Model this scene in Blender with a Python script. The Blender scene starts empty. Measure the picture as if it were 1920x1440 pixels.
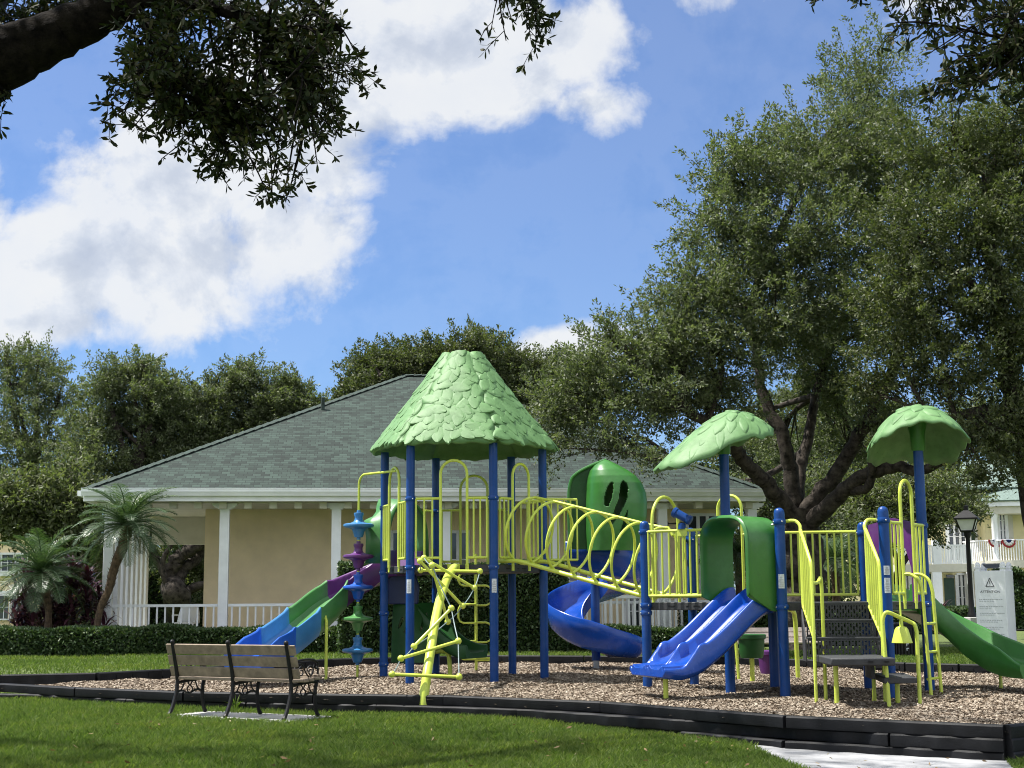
import bpy, math, random
import numpy as np
from mathutils import Vector, Matrix

S = bpy.context.scene
COL = S.collection
R = math.radians

# ------------------------------------------------------------------ camera
F = 2663.0
TH = math.atan(400 / F)
ROLL = 0.007
HC = 1.21
cth, sth = math.cos(TH), math.sin(TH)
fwd = Vector((0, cth, sth))
r0, u0 = Vector((1, 0, 0)), Vector((0, -sth, cth))
rt = r0 * math.cos(ROLL) - u0 * math.sin(ROLL)
up = u0 * math.cos(ROLL) + r0 * math.sin(ROLL)
cam = bpy.data.cameras.new('camera')
cam.sensor_width = 36
cam.lens = 36 * F / 1920
cam.clip_end = 3000
co = bpy.data.objects.new('camera', cam)
COL.objects.link(co)
co.matrix_world = Matrix(((rt.x, up.x, -fwd.x, 0), (rt.y, up.y, -fwd.y, 0), (rt.z, up.z, -fwd.z, HC), (0, 0, 0, 1)))
S.camera = co


def ray(px, py):
    return fwd + rt * ((px - 960) / F) + up * ((720 - py) / F)


def W(px, py, Y):
    d = ray(px, py)
    return Vector((0, 0, HC)) + d * (Y / d.y)


def Gz(px, py, z):
    d = ray(px, py)
    return Vector((0, 0, HC)) + d * ((z - HC) / d.z)


# ------------------------------------------------------------------ light
SUN_EL, SUN_AZ = R(64), math.atan2(-0.93, 0.15)      # azimuth from +Y towards +X
S.view_settings.view_transform = 'Standard'
S.view_settings.look = 'None'
S.view_settings.exposure = 1.02
S.view_settings.gamma = 1.0
sund = Vector((math.sin(SUN_AZ) * math.cos(SUN_EL), math.cos(SUN_AZ) * math.cos(SUN_EL), math.sin(SUN_EL)))
sl = bpy.data.lights.new('sun', 'SUN')
sl.energy = 4.8
sl.angle = R(0.6)
sl.color = (1.0, 0.96, 0.89)
so = bpy.data.objects.new('sun', sl)
so.rotation_mode = 'QUATERNION'
so.rotation_quaternion = sund.to_track_quat('Z', 'Y')
so.location = (0, 0, 60)
COL.objects.link(so)

wd = bpy.data.worlds.new('World')
S.world = wd
wd.use_nodes = True
nt = wd.node_tree
nt.nodes.clear()


class NT:
    """small helper to write node trees as expressions"""

    def __init__(s, t):
        s.t = t

    def n(s, kind, **kw):
        x = s.t.nodes.new(kind)
        for k, v in kw.items():
            setattr(x, k, v)
        return x

    def put(s, sock, v):
        if hasattr(v, 'is_output'):
            s.t.links.new(v, sock)
        else:
            sock.default_value = v

    def m(s, op, a, b=None, c=None, clamp=False):
        x = s.n('ShaderNodeMath', operation=op)
        x.use_clamp = clamp
        s.put(x.inputs[0], a)
        if b is not None:
            s.put(x.inputs[1], b)
        if c is not None:
            s.put(x.inputs[2], c)
        return x.outputs[0]

    def noise(s, vec, scale, detail=4, rough=0.55, dist=0.0):
        x = s.n('ShaderNodeTexNoise')
        if vec is not None:
            s.put(x.inputs['Vector'], vec)
        x.inputs['Scale'].default_value = scale
        x.inputs['Detail'].default_value = detail
        x.inputs['Roughness'].default_value = rough
        x.inputs['Distortion'].default_value = dist
        return x.outputs['Fac']

    def ramp(s, fac, stops, interp='LINEAR'):
        x = s.n('ShaderNodeValToRGB')
        x.color_ramp.interpolation = interp
        el = x.color_ramp.elements
        while len(el) < len(stops):
            el.new(0.5)
        for e, (p, c) in zip(el, stops):
            e.position = p
            e.color = (c, c, c, 1) if isinstance(c, (int, float)) else (*c, 1)
        s.put(x.inputs[0], fac)
        return x.outputs[0]

    def mix(s, fac, a, b, blend='MIX'):
        x = s.n('ShaderNodeMix', data_type='RGBA', blend_type=blend)
        s.put(x.inputs[0], fac)
        s.put(x.inputs[6], a if hasattr(a, 'is_output') else (*a, 1))
        s.put(x.inputs[7], b if hasattr(b, 'is_output') else (*b, 1))
        return x.outputs[2]

    def sstep(s, x, lo, hi):
        k = s.n('ShaderNodeMapRange', interpolation_type='SMOOTHSTEP')
        s.put(k.inputs[0], x)
        k.inputs[1].default_value = lo
        k.inputs[2].default_value = hi
        return k.outputs[0]


w = NT(nt)
sky = w.n('ShaderNodeTexSky', sky_type='NISHITA')
sky.sun_disc = False
sky.sun_elevation = SUN_EL
sky.sun_rotation = SUN_AZ
sky.air_density = 1.0
sky.dust_density = 0.6
sky.ozone_density = 1.6
bg = w.n('ShaderNodeBackground')
bg.inputs[1].default_value = 0.058
nt.links.new(w.mix(1.0, sky.outputs[0], (.60, .90, 1.32), 'MULTIPLY'), bg.inputs[0])
tc = w.n('ShaderNodeTexCoord')
sep = w.n('ShaderNodeSeparateXYZ')
nt.links.new(tc.outputs['Generated'], sep.inputs[0])
yy = w.m('MAXIMUM', w.m('ABSOLUTE', sep.outputs[1]), 0.12)
cu = w.m('DIVIDE', sep.outputs[0], yy)
cw = w.m('DIVIDE', sep.outputs[2], yy)
comb = w.n('ShaderNodeCombineXYZ')
nt.links.new(cu, comb.inputs[0])
nt.links.new(cw, comb.inputs[1])
nt.links.new(w.m('MULTIPLY', w.m('SIGN', sep.outputs[1]), 2.0), comb.inputs[2])
CV = comb.outputs[0]


def blob_field(shift_u=0.0, shift_w=0.0):
    best = None
    # centre in photograph coordinates turned into a direction, half sizes likewise, strength
    for (px, py, ax, ay, st) in [(300, 490, 430, 165, 1.0), (130, 500, 300, 150, 1.0), (330, 330, 270, 190, 1.0), (500, 250, 250, 200, 1.0), (520, 440, 190, 120, .85), (890, 90, 310, 190, 1.0),
                                 (620, 120, 260, 200, .95), (1080, 70, 140, 130, .75), (1060, 650, 150, 50, .8), (60, 600, 260, 60, .7),
                                 (1420, -20, 150, 40, .2), (1660, 0, 140, 60, .25), (-60, 420, 110, 150, .9), (1110, 190, 120, 60, .5)]:
        d = ray(px, py)
        du = w.m('MULTIPLY', w.m('SUBTRACT', cu, d.x / d.y + shift_u), F / ax)
        dw = w.m('MULTIPLY', w.m('SUBTRACT', cw, d.z / d.y + shift_w), F / ay)
        q = w.m('SQRT', w.m('ADD', w.m('MULTIPLY', du, du), w.m('MULTIPLY', dw, dw)))
        g = w.m('MULTIPLY', w.m('SUBTRACT', 1.0, q), st)
        best = g if best is None else w.m('MAXIMUM', best, g)
    return w.m('MAXIMUM', best, -1.2)


n1 = w.noise(CV, 7.0, 9, 0.56, 0.35)
n2 = w.noise(CV, 19.0, 7, 0.6, 0.2)
n3 = w.noise(CV, 4.0, 5, 0.5, 0.3)
fld = w.m('ADD', blob_field(), w.m('ADD', w.m('MULTIPLY', w.m('SUBTRACT', n1, 0.5), 1.9), w.m('MULTIPLY', w.m('SUBTRACT', n2, 0.5), 0.95)))
# unseen bright clouds added overhead and behind the viewer as fill light
hi = w.sstep(sep.outputs[2], 0.52, 0.70)
back = w.sstep(w.m('MULTIPLY', sep.outputs[1], -1.0), -0.15, 0.35)
fill_clouds = w.m('MULTIPLY', w.m('MAXIMUM', hi, back), w.sstep(n3, 0.34, 0.52))
fld = w.m('MAXIMUM', fld, w.m('MULTIPLY', fill_clouds, 0.5))
mask = w.m('MULTIPLY', w.sstep(fld, -0.13, 0.40), w.m('ADD', 0.86, w.m('MULTIPLY', n2, 0.2)), clamp=True)
comb2 = w.n('ShaderNodeVectorMath', operation='ADD')
nt.links.new(CV, comb2.inputs[0])
comb2.inputs[1].default_value = (-0.022, 0.030, 0)
CV2 = comb2.outputs[0]
relief = w.m('ADD', w.m('MULTIPLY', w.m('SUBTRACT', w.noise(CV2, 7.0, 9, 0.56, 0.35), n1), 2.6), w.m('MULTIPLY', w.m('SUBTRACT', w.noise(CV2, 19.0, 7, 0.6, 0.2), n2), 1.3))
dens = w.sstep(w.m('ADD', w.m('MULTIPLY', fld, .55), w.m('MULTIPLY', w.m('SUBTRACT', n3, 0.5), -1.7)), 0.1, 1.0)
soft = w.m('MULTIPLY', dens, w.sstep(n2, 0.25, 0.75))
ccol = w.ramp(w.m('ADD', w.m('ADD', w.m('MULTIPLY', dens, .34), w.m('MULTIPLY', soft, .22)), w.m('MULTIPLY', relief, .85)), [(0.0, (.96, .98, 1.0)), (0.10, (.86, .90, .96)), (0.30, (.70, .755, .85)), (0.8, (.52, .58, .70))])
bgc = w.n('ShaderNodeBackground')
w.put(bgc.inputs[1], w.m('ADD', 0.455, w.m('MULTIPLY', back, 0.30)))     # added clouds behind the viewer are brightened for more fill
nt.links.new(ccol, bgc.inputs[0])
mxs = w.n('ShaderNodeMixShader')
w.put(mxs.inputs[0], w.m('MULTIPLY', mask, 0.97))
nt.links.new(bg.outputs[0], mxs.inputs[1])
nt.links.new(bgc.outputs[0], mxs.inputs[2])
wo = w.n('ShaderNodeOutputWorld')
nt.links.new(mxs.outputs[0], wo.inputs[0])
wd.cycles.sampling_method = 'MANUAL'
wd.cycles.sample_map_resolution = 512
S.cycles.filter_width = 1.05
S.cycles.max_bounces = 8
S.cycles.diffuse_bounces = 3
S.cycles.glossy_bounces = 3
S.cycles.transmission_bounces = 4
S.cycles.transparent_max_bounces = 8
S.cycles.caustics_reflective = False
S.cycles.caustics_refractive = False

# ------------------------------------------------------------------ mesh helpers
ROOT = {}


def rootloc(o):
    while o is not None:
        if o.name in ROOT:
            return ROOT[o.name]
        o = o.parent
    return Vector((0, 0, 0))


def tag(o, label=None, cat=None, group=None, kind=None):
    if label:
        o['label'] = label
    if cat:
        o['category'] = cat
    if group:
        o['group'] = group
    if kind:
        o['kind'] = kind
    return o


def thing(name, loc, label, cat, group=None):
    o = bpy.data.objects.new(name, None)
    o.empty_display_size = 0.2
    COL.objects.link(o)
    o.location = loc
    ROOT[o.name] = Vector(loc)
    return tag(o, label, cat, group)


def catmull(pts, k=6, closed=False):
    P = [Vector(p) for p in pts]
    n = len(P)
    out = []
    rng = range(n) if closed else range(n - 1)
    for i in rng:
        if closed:
            a, b, c, d = P[(i - 1) % n], P[i], P[(i + 1) % n], P[(i + 2) % n]
        else:
            a, b, c, d = P[max(i - 1, 0)], P[i], P[i + 1], P[min(i + 2, n - 1)]
        for j in range(k):
            t = j / k
            out.append(0.5 * ((2 * b) + (c - a) * t + (2 * a - 5 * b + 4 * c - d) * t * t + (3 * b - a - 3 * c + d) * t ** 3))
    if not closed:
        out.append(P[-1])
    return out


class MB:
    def __init__(s):
        s.v, s.f, s.uv = [], [], None

    def add(s, vs, fs):
        o = len(s.v)
        s.v.extend([tuple(p) for p in vs])
        s.f.extend([tuple(i + o for i in f) for f in fs])
        return s

    def tube(s, pts, r, n=8, cap=True, closed=False):
        P = [Vector(p) for p in pts]
        m = len(P)
        rr = r if isinstance(r, (list, tuple)) else [r] * m
        tang = []
        for i in range(m):
            if closed:
                t = P[(i + 1) % m] - P[i - 1]
            else:
                t = P[min(i + 1, m - 1)] - P[max(i - 1, 0)]
            tang.append(t.normalized() if t.length > 1e-9 else Vector((0, 0, 1)))
        a = tang[0].orthogonal().normalized()
        vs, fs = [], []
        for i in range(m):
            t = tang[i]
            a = (a - t * a.dot(t))
            a = a.normalized() if a.length > 1e-6 else t.orthogonal().normalized()
            b = t.cross(a)
            for j in range(n):
                q = 2 * math.pi * j / n
                vs.append(P[i] + (a * math.cos(q) + b * math.sin(q)) * rr[i])
        seg = m if closed else m - 1
        # closed loops: match the last ring to the first by nearest offset
        off = 0
        if closed:
            d0 = [(vs[(m - 1) * n + j] - vs[0]).length for j in range(n)]
            off = d0.index(min(d0))
        for i in range(seg):
            i2 = (i + 1) % m
            sh = off if (closed and i == m - 1) else 0
            for j in range(n):
                fs.append((i * n + (j + sh) % n, i * n + (j + 1 + sh) % n, i2 * n + (j + 1) % n, i2 * n + j))
        if cap and not closed:
            fs.append(tuple(range(n - 1, -1, -1)))
            fs.append(tuple((m - 1) * n + j for j in range(n)))
        return s.add(vs, fs)

    def box(s, c, size, rz=0.0, M=None):
        c = Vector(c)
        hx, hy, hz = size[0] / 2, size[1] / 2, size[2] / 2
        M = M or Matrix.Rotation(rz, 3, 'Z')
        vs = [c + M @ Vector((x, y, z)) for z in (-hz, hz) for y in (-hy, hy) for x in (-hx, hx)]
        return s.add(vs, [(0, 2, 3, 1), (4, 5, 7, 6), (0, 1, 5, 4), (2, 6, 7, 3), (0, 4, 6, 2), (1, 3, 7, 5)])

    def lathe(s, c, prof, n=20, M=None):
        c = Vector(c)
        vs, fs = [], []
        for (r, z) in prof:
            for j in range(n):
                q = 2 * math.pi * j / n
                p = Vector((r * math.cos(q), r * math.sin(q), z))
                vs.append(c + (M @ p if M else p))
        k = len(prof)
        for i in range(k - 1):
            for j in range(n):
                fs.append((i * n + j, i * n + (j + 1) % n, (i + 1) * n + (j + 1) % n, (i + 1) * n + j))
        fs.append(tuple(range(n - 1, -1, -1)))
        fs.append(tuple((k - 1) * n + j for j in range(n)))
        return s.add(vs, fs)

    def sweep(s, path, sections, side=None, cap=True, upv=None):
        """closed section loops [(lateral, height)] carried along a path; lateral is to the right of travel"""
        P = [Vector(p) for p in path]
        m = len(P)
        vs, fs = [], []
        k = len(sections[0])
        for i in range(m):
            t = (P[min(i + 1, m - 1)] - P[max(i - 1, 0)]).normalized()
            U = Vector((0, 0, 1))
            rgt = side[i] if side else t.cross(U).normalized()
            uu = upv[i] if upv else rgt.cross(t).normalized()
            for (l, h) in sections[i]:
                vs.append(P[i] + rgt * l + uu * h)
        for i in range(m - 1):
            for j in range(k):
                j2 = (j + 1) % k
                fs.append((i * k + j, (i + 1) * k + j, (i + 1) * k + j2, i * k + j2))
        if cap:
            fs.append(tuple(range(k)))
            fs.append(tuple((m - 1) * k + j for j in range(k - 1, -1, -1)))
        return s.add(vs, fs)

    def prism(s, poly, vec):
        P = [Vector(p) for p in poly]
        n = len(P)
        v = Vector(vec)
        return s.add(P + [p + v for p in P], [tuple(range(n - 1, -1, -1)), tuple(range(n, 2 * n))] + [(i, (i + 1) % n, n + (i + 1) % n, n + i) for i in range(n)])

    def sphere(s, c, r, n=12, m=8, sc=(1, 1, 1)):
        c = Vector(c)
        vs, fs = [], []
        for i in range(m + 1):
            a = math.pi * i / m
            for j in range(n):
                b = 2 * math.pi * j / n
                vs.append(c + Vector((r * sc[0] * math.sin(a) * math.cos(b), r * sc[1] * math.sin(a) * math.sin(b), r * sc[2] * math.cos(a))))
        for i in range(m):
            for j in range(n):
                fs.append((i * n + j, (i + 1) * n + j, (i + 1) * n + (j + 1) % n, i * n + (j + 1) % n))
        return s.add(vs, fs)

    def build(s, name, mat, parent=None, smooth=True, ang=38, bevel=0, solid=0, label=None, fix=True):
        o0 = rootloc(parent)
        me = bpy.data.meshes.new(name)
        me.from_pydata([(x - o0.x, y - o0.y, z - o0.z) for x, y, z in s.v], [], s.f)
        if s.uv:
            l = me.uv_layers.new(name='UVMap')
            l.data.foreach_set('uv', [c for f in s.uv for p in f for c in p])
        me.materials.append(mat)
        if fix:
            import bmesh
            b = bmesh.new()
            b.from_mesh(me)
            bmesh.ops.recalc_face_normals(b, faces=b.faces)
            b.to_mesh(me)
            b.free()
        if smooth:
            me.polygons.foreach_set('use_smooth', [True] * len(me.polygons))
            me.set_sharp_from_angle(angle=R(ang))
        me.update()
        o = bpy.data.objects.new(name, me)
        COL.objects.link(o)
        if parent is not None:
            o.parent = parent
        if solid:
            md = o.modifiers.new('solid', 'SOLIDIFY')
            md.thickness = solid
            md.offset = 0
        if bevel:
            md = o.modifiers.new('bevel', 'BEVEL')
            md.width = bevel
            md.segments = 2
            md.limit_method = 'ANGLE'
            md.angle_limit = R(40)
        if label:
            o['label'] = label
        return o


def np_mesh(name, V, n, mat, parent=None, smooth=False, faces=None):
    """V: (k*n, 3) vertices, every n in a row one face (or explicit quads)"""
    o0 = rootloc(parent)
    V = np.asarray(V, dtype=np.float32) - np.array(o0, dtype=np.float32)
    me = bpy.data.meshes.new(name)
    idx = np.arange(len(V), dtype=np.int32) if faces is None else np.asarray(faces, dtype=np.int32).ravel()
    nf = len(idx) // n
    me.vertices.add(len(V))
    me.vertices.foreach_set('co', V.ravel())
    me.loops.add(len(idx))
    me.loops.foreach_set('vertex_index', idx)
    me.polygons.add(nf)
    me.polygons.foreach_set('loop_start', np.arange(0, nf * n, n, dtype=np.int32))
    me.polygons.foreach_set('loop_total', np.full(nf, n, dtype=np.int32))
    me.materials.append(mat)
    me.update(calc_edges=True)
    if smooth:
        me.polygons.foreach_set('use_smooth', [True] * nf)
    o = bpy.data.objects.new(name, me)
    COL.objects.link(o)
    if parent is not None:
        o.parent = parent
    return o


def unit(a):
    return a / np.maximum(np.linalg.norm(a, axis=-1, keepdims=True), 1e-9)


def leaf_quads(P, L, Wd, rng, axis=None, flat=0.0):
    n = len(P)
    a = unit(rng.normal(size=(n, 3)) + (0 if axis is None else axis))
    q = rng.normal(size=(n, 3))
    q[:, 2] += flat * np.sign(q[:, 2])
    b = unit(np.cross(a, q))
    L = np.asarray(L)
    Wd = np.asarray(Wd)
    L = np.broadcast_to(L, (n,))[:, None]
    Wd = np.broadcast_to(Wd, (n,))[:, None]
    V = np.stack([P, P + a * L * .55 + b * Wd * .5, P + a * L, P + a * L * .5 - b * Wd * .5], axis=1)
    return V.reshape(-1, 3)


# ------------------------------------------------------------------ materials
MATS = {}


def mat(name, col, rough=0.5, var=0.08, scale=6.0, bump=0.0, bscale=60.0, metallic=0.0, spec=0.5, coat=0.0, var2=None, wear=False):
    m = bpy.data.materials.new(name)
    m.use_nodes = True
    t = NT(m.node_tree)
    p = m.node_tree.nodes['Principled BSDF']
    c = t.n('ShaderNodeTexCoord').outputs['Object']
    nz = t.noise(c, scale, 5, 0.6)
    lo = tuple(x * (1 - var * 2) for x in col)
    hi = tuple(min(1, x * (1 + var * 2)) for x in col) if var2 is None else var2
    bc_ = t.ramp(nz, [(0.3, lo), (0.7, hi)])
    if wear:          # chalky fading, grime specks and rub marks
        fade = t.m('MULTIPLY', t.sstep(t.noise(c, 1.7, 5, .65), .46, .70), .36)
        bc_ = t.mix(fade, bc_, tuple(min(1, x * 1.25 + .05) for x in col))
        grime = t.m('MULTIPLY', t.sstep(t.noise(c, 23, 6, .75, .4), .56, .70), .6)
        bc_ = t.mix(grime, bc_, tuple(x * .45 + .012 for x in col))
    t.put(p.inputs['Base Color'], bc_)
    t.put(p.inputs['Roughness'], t.m('ADD', rough - .06, t.m('MULTIPLY', t.noise(c, scale * 3.1, 4), .12)))
    p.inputs['Metallic'].default_value = metallic
    p.inputs['Specular IOR Level'].default_value = spec
    p.inputs['Coat Weight'].default_value = coat
    if bump:
        b = t.n('ShaderNodeBump')
        b.inputs['Strength'].default_value = bump
        b.inputs['Distance'].default_value = 0.02
        t.put(b.inputs['Height'], t.noise(c, bscale, 5, 0.65))
        t.put(p.inputs['Normal'], b.outputs[0])
    MATS[name] = m
    return m


def leafmat(name, cols, rough=0.45, trans=0.25, spec=0.4, tcol=None, patch=False):
    m = bpy.data.materials.new(name)
    m.use_nodes = True
    t = NT(m.node_tree)
    p = m.node_tree.nodes['Principled BSDF']
    out = m.node_tree.nodes['Material Output']
    g = t.n('ShaderNodeNewGeometry').outputs['Random Per Island']
    k = len(cols)
    c = t.ramp(g, [(i / (k - 1), cols[i]) for i in range(k)])
    if patch:      # worn and lusher patches across the turf
        oc = t.n('ShaderNodeTexCoord').outputs['Object']
        pn = t.m('ADD', t.m('MULTIPLY', t.noise(oc, .55, 4, .6), .6), t.m('MULTIPLY', t.noise(oc, 3.2, 4, .65), .4))
        c = t.mix(1.0, c, t.ramp(pn, [(.32, (.72, .80, .7)), (.5, (1, 1, 1)), (.62, (1.18, 1.08, 1.0)), (.72, (1.5, 1.22, 1.25))]), 'MULTIPLY')
    t.put(p.inputs['Base Color'], c)
    p.inputs['Roughness'].default_value = rough
    p.inputs['Specular IOR Level'].default_value = spec
    tr = t.n('ShaderNodeBsdfTranslucent')
    tc_ = t.mix(1.0, c, tcol or (1.3, 1.5, .6), 'MULTIPLY')
    t.put(tr.inputs[0], tc_)
    mx = t.n('ShaderNodeMixShader')
    mx.inputs[0].default_value = trans
    m.node_tree.links.new(p.outputs[0], mx.inputs[1])
    m.node_tree.links.new(tr.outputs[0], mx.inputs[2])
    m.node_tree.links.new(mx.outputs[0], out.inputs[0])
    MATS[name] = m
    return m


yel = mat('lime_paint', (.50, .59, .075), .34, .05, 3, .04, 40, wear=True)
blu = mat('blue_paint', (.002, .043, .20), .34, .06, 3, .03, 50, spec=.28, wear=True)
bslide = mat('blue_plastic', (.002, .050, .32), .26, .06, 3, .02, 30, spec=.45, wear=True)
lblu = mat('light_blue_plastic', (.036, .170, .39), .34, .06, 4, .03, 40, wear=True)
mblu = mat('mid_blue_plastic', (.006, .075, .40), .34, .06, 4, .03, 40, wear=True)
groof = mat('green_roof_plastic', (.085, .200, .060), .62, .09, 5, .10, 45, var2=(.120, .245, .088), wear=True)
gplas = mat('green_plastic', (.030, .145, .022), .36, .07, 3, .03, 35, wear=True)
gshade = mat('shaded_green_plastic', (.014, .075, .016), .42, .09, 3, .03, 35, spec=.3, wear=True)  # darker copy of the green plastic, with shade put into the colour
gplas2 = mat('mid_green_plastic', (.055, .19, .05), .38, .06, 3, .03, 35, wear=True)
purp = mat('purple_plastic', (.085, .016, .125), .38, .07, 4, .03, 40, wear=True)
navy = mat('navy_plastic', (.008, .022, .10), .4, .07, 4, .03, 40, wear=True)
dblk = mat('black_deck_coating', (.030, .032, .036), .62, .12, 8, .2, 90)
bord = mat('black_border_plastic', (.008, .0085, .010), .6, .3, 4, .25, 70, spec=.22)
stick = mat('sticker_vinyl', (.55, .60, .66), .5, .12, 40)
steel = mat('galvanised_steel', (.42, .43, .44), .45, .1, 10, metallic=.8)
cable = mat('steel_cable', (.16, .22, .23), .5, .2, 60)
white = mat('white_paint', (.82, .84, .87), .5, .035, 3, .05, 40)
cream = mat('cream_stucco', (.88, .72, .47), .85, .05, 1.5, .22, 120)
trimc = mat('cream_trim', (.60, .58, .50), .7, .04, 3)
iron = mat('black_iron', (.009, .009, .010), .5, .2, 20, .1, 80, spec=.25)
plank = mat('weathered_plank', (.205, .16, .115), .75, .16, 9, .25, 60)
plankp = mat('pale_plank', (.62, .52, .45), .75, .08, 9, .15, 60)
bark = mat('oak_bark', (.044, .037, .031), .9, .45, 7, 1.0, 30, spec=.15)
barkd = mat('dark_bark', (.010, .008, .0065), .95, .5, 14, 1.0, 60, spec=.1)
palmt = mat('palm_trunk_fibre', (.085, .055, .032), .95, .35, 12, 1.0, 40)
conc = mat('concrete', (.27, .275, .285), .9, .17, 2.0, .25, 90)
slab = mat('pale_slab', (.36, .36, .345), .9, .08, 3, .2, 90)
asph = mat('asphalt', (.055, .056, .06), .9, .15, 6, .3, 120)
glassd = mat('window_glass', (.035, .045, .055), .06, .3, .6, spec=.8)
lamp_g = mat('frosted_glass', (.82, .82, .84), .35, .04, 5)
ywall = mat('pale_yellow_siding', (.80, .72, .42), .75, .04, 2, .08, 60)
shut = mat('dark_green_paint', (.018, .06, .038), .5, .1, 6)
carp = mat('dark_car_paint', (.012, .016, .028), .2, .1, 4, coat=.8)
rubber = mat('rubber', (.02, .02, .02), .8, .1, 8)
letm = mat('sign_lettering', (.10, .105, .115), .6, .05, 8)
textm = mat('sign_small_print', (.42, .44, .47), .6, .05, 8)
redc = mat('red_cloth', (.30, .02, .025), .8, .1, 8)
bluec = mat('blue_cloth', (.02, .035, .16), .8, .1, 8)
whitec = mat('white_cloth', (.72, .72, .74), .8, .05, 8)

# scuffs worn into the slide plastic
t = NT(bslide.node_tree)
p = bslide.node_tree.nodes['Principled BSDF']
old = p.inputs['Base Color'].links[0].from_socket
mpn = t.n('ShaderNodeMapping')
t.put(mpn.inputs[0], t.n('ShaderNodeTexCoord').outputs['Object'])
mpn.inputs['Scale'].default_value = (3, 14, 9)
sc_ = t.m('MULTIPLY', t.sstep(t.noise(mpn.outputs[0], 9, 7, .75), .60, .78), t.sstep(t.noise(t.n('ShaderNodeTexCoord').outputs['Object'], 2.2, 3), .45, .65))
t.put(p.inputs['Base Color'], t.mix(t.m('MULTIPLY', sc_, .55), old, (.10, .20, .55)))

oakA = leafmat('oak_leaf', [(.045, .060, .029), (.080, .104, .049), (.112, .138, .068), (.155, .172, .102), (.072, .082, .050)], .55, .33, .3)
oakB = leafmat('oak_leaf_olive', [(.047, .063, .028), (.080, .104, .045), (.114, .138, .062), (.155, .170, .092), (.072, .076, .046)], .55, .33, .3)
oakC = leafmat('oak_leaf_dark', [(.036, .050, .020), (.062, .080, .034), (.088, .104, .046), (.115, .125, .060)], .55, .30, .3)
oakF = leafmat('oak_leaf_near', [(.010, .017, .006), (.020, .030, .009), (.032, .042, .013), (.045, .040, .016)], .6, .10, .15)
hedgeM = leafmat('hedge_leaf', [(.018, .040, .015), (.038, .072, .026), (.065, .105, .038), (.095, .130, .055)], .45, .2, .35)
palmM = leafmat('palm_leaflet', [(.030, .064, .023), (.050, .096, .040), (.078, .126, .060), (.11, .15, .085)], .4, .25, .5)
cordM = leafmat('cordyline_leaf', [(.018, .006, .012), (.035, .010, .020), (.065, .022, .036), (.10, .045, .06)], .32, .12, .5, (1.4, .5, .6))
grassM = leafmat('grass_blade', [(.060, .104, .020), (.096, .154, .030), (.134, .192, .046), (.182, .220, .075)], .55, .33, .25, patch=True)
chipM = leafmat('wood_chip', [(.062, .045, .032), (.140, .105, .075), (.222, .175, .130), (.300, .248, .190), (.41, .355, .285), (.182, .140, .104)], .85, .0, .2)
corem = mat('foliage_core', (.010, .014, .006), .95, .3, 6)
# ------------------------------------------------------------------ terrain
FRONT = [Gz(x, y, 0.0) for x, y in [(-70, 1280), (0, 1284), (145, 1292), (347, 1300), (590, 1304), (834, 1307), (1130, 1319), (1475, 1346), (1885, 1364)]]
REAR = [Gz(x, y, 0.0) for x, y in [(0, 1281), (180, 1277), (300, 1270), (480, 1259), (620, 1248), (900, 1241), (1300, 1243), (1480, 1249), (1700, 1257), (1800, 1260)]]
FP = [Vector((p.x, p.y, 0)) for p in FRONT]
FP[0] = Vector((-8.6, 20.6, 0))
RIGHT = [Vector((6.3, 14.6, 0)), Vector((8.4, 17.2, 0)), Vector((9.3, 20.0, 0)), Vector((8.6, 21.9, 0))]
RP = [Vector((p.x, p.y, 0)) for p in REAR][::-1]
BED = FP + RIGHT + RP
BEDN = np.array([(p.x, p.y) for p in BED])


def sdist(x, y, poly=BEDN):
    """signed distance to a polygon, negative inside"""
    x = np.asarray(x, float)
    y = np.asarray(y, float)
    d = np.full(x.shape, 1e9)
    ins = np.zeros(x.shape, bool)
    n = len(poly)
    for i in range(n):
        ax, ay = poly[i]
        bx, by = poly[(i + 1) % n]
        ex, ey = bx - ax, by - ay
        t = np.clip(((x - ax) * ex + (y - ay) * ey) / (ex * ex + ey * ey), 0, 1)
        d = np.minimum(d, np.hypot(x - ax - t * ex, y - ay - t * ey))
        c = ((ay > y) != (by > y)) & (x < ex * (y - ay) / (ey if abs(ey) > 1e-12 else 1e-12) + ax)
        ins ^= c
    return np.where(ins, -d, d)


fpx = np.array([p.x for p in FP])
fpy = np.array([p.y for p in FP])


def smooth(t):
    t = np.clip(t, 0, 1)
    return t * t * (3 - 2 * t)


def lawn_z(x, y):
    x = np.asarray(x, float)
    y = np.asarray(y, float)
    zf = np.interp(x, [-9, -3.5, 1, 3, 5, 9], [-.17, -.19, -.25, -.30, -.33, -.22])
    yl = np.interp(x, fpx, fpy)
    k = smooth((y - yl - .5) / 3.2)
    z = zf * (1 - k) + .09 * k
    z = z - .10 * smooth((13.5 - y) / 10)
    z = z + .012 * np.sin(x * 1.7 + y * .9) + .009 * np.sin(x * .8 - y * 2.1)
    return z


def grid_axis(a, b, step, far_lo, far_hi):
    core = np.arange(a, b + step / 2, step)
    lo, hi = [], []
    s, p = step, a
    while p > far_lo:
        s *= 1.35
        p -= s
        lo.append(p)
    s, p = step, b
    while p < far_hi:
        s *= 1.35
        p += s
        hi.append(p)
    return np.concatenate([lo[::-1], core, hi])


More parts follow.
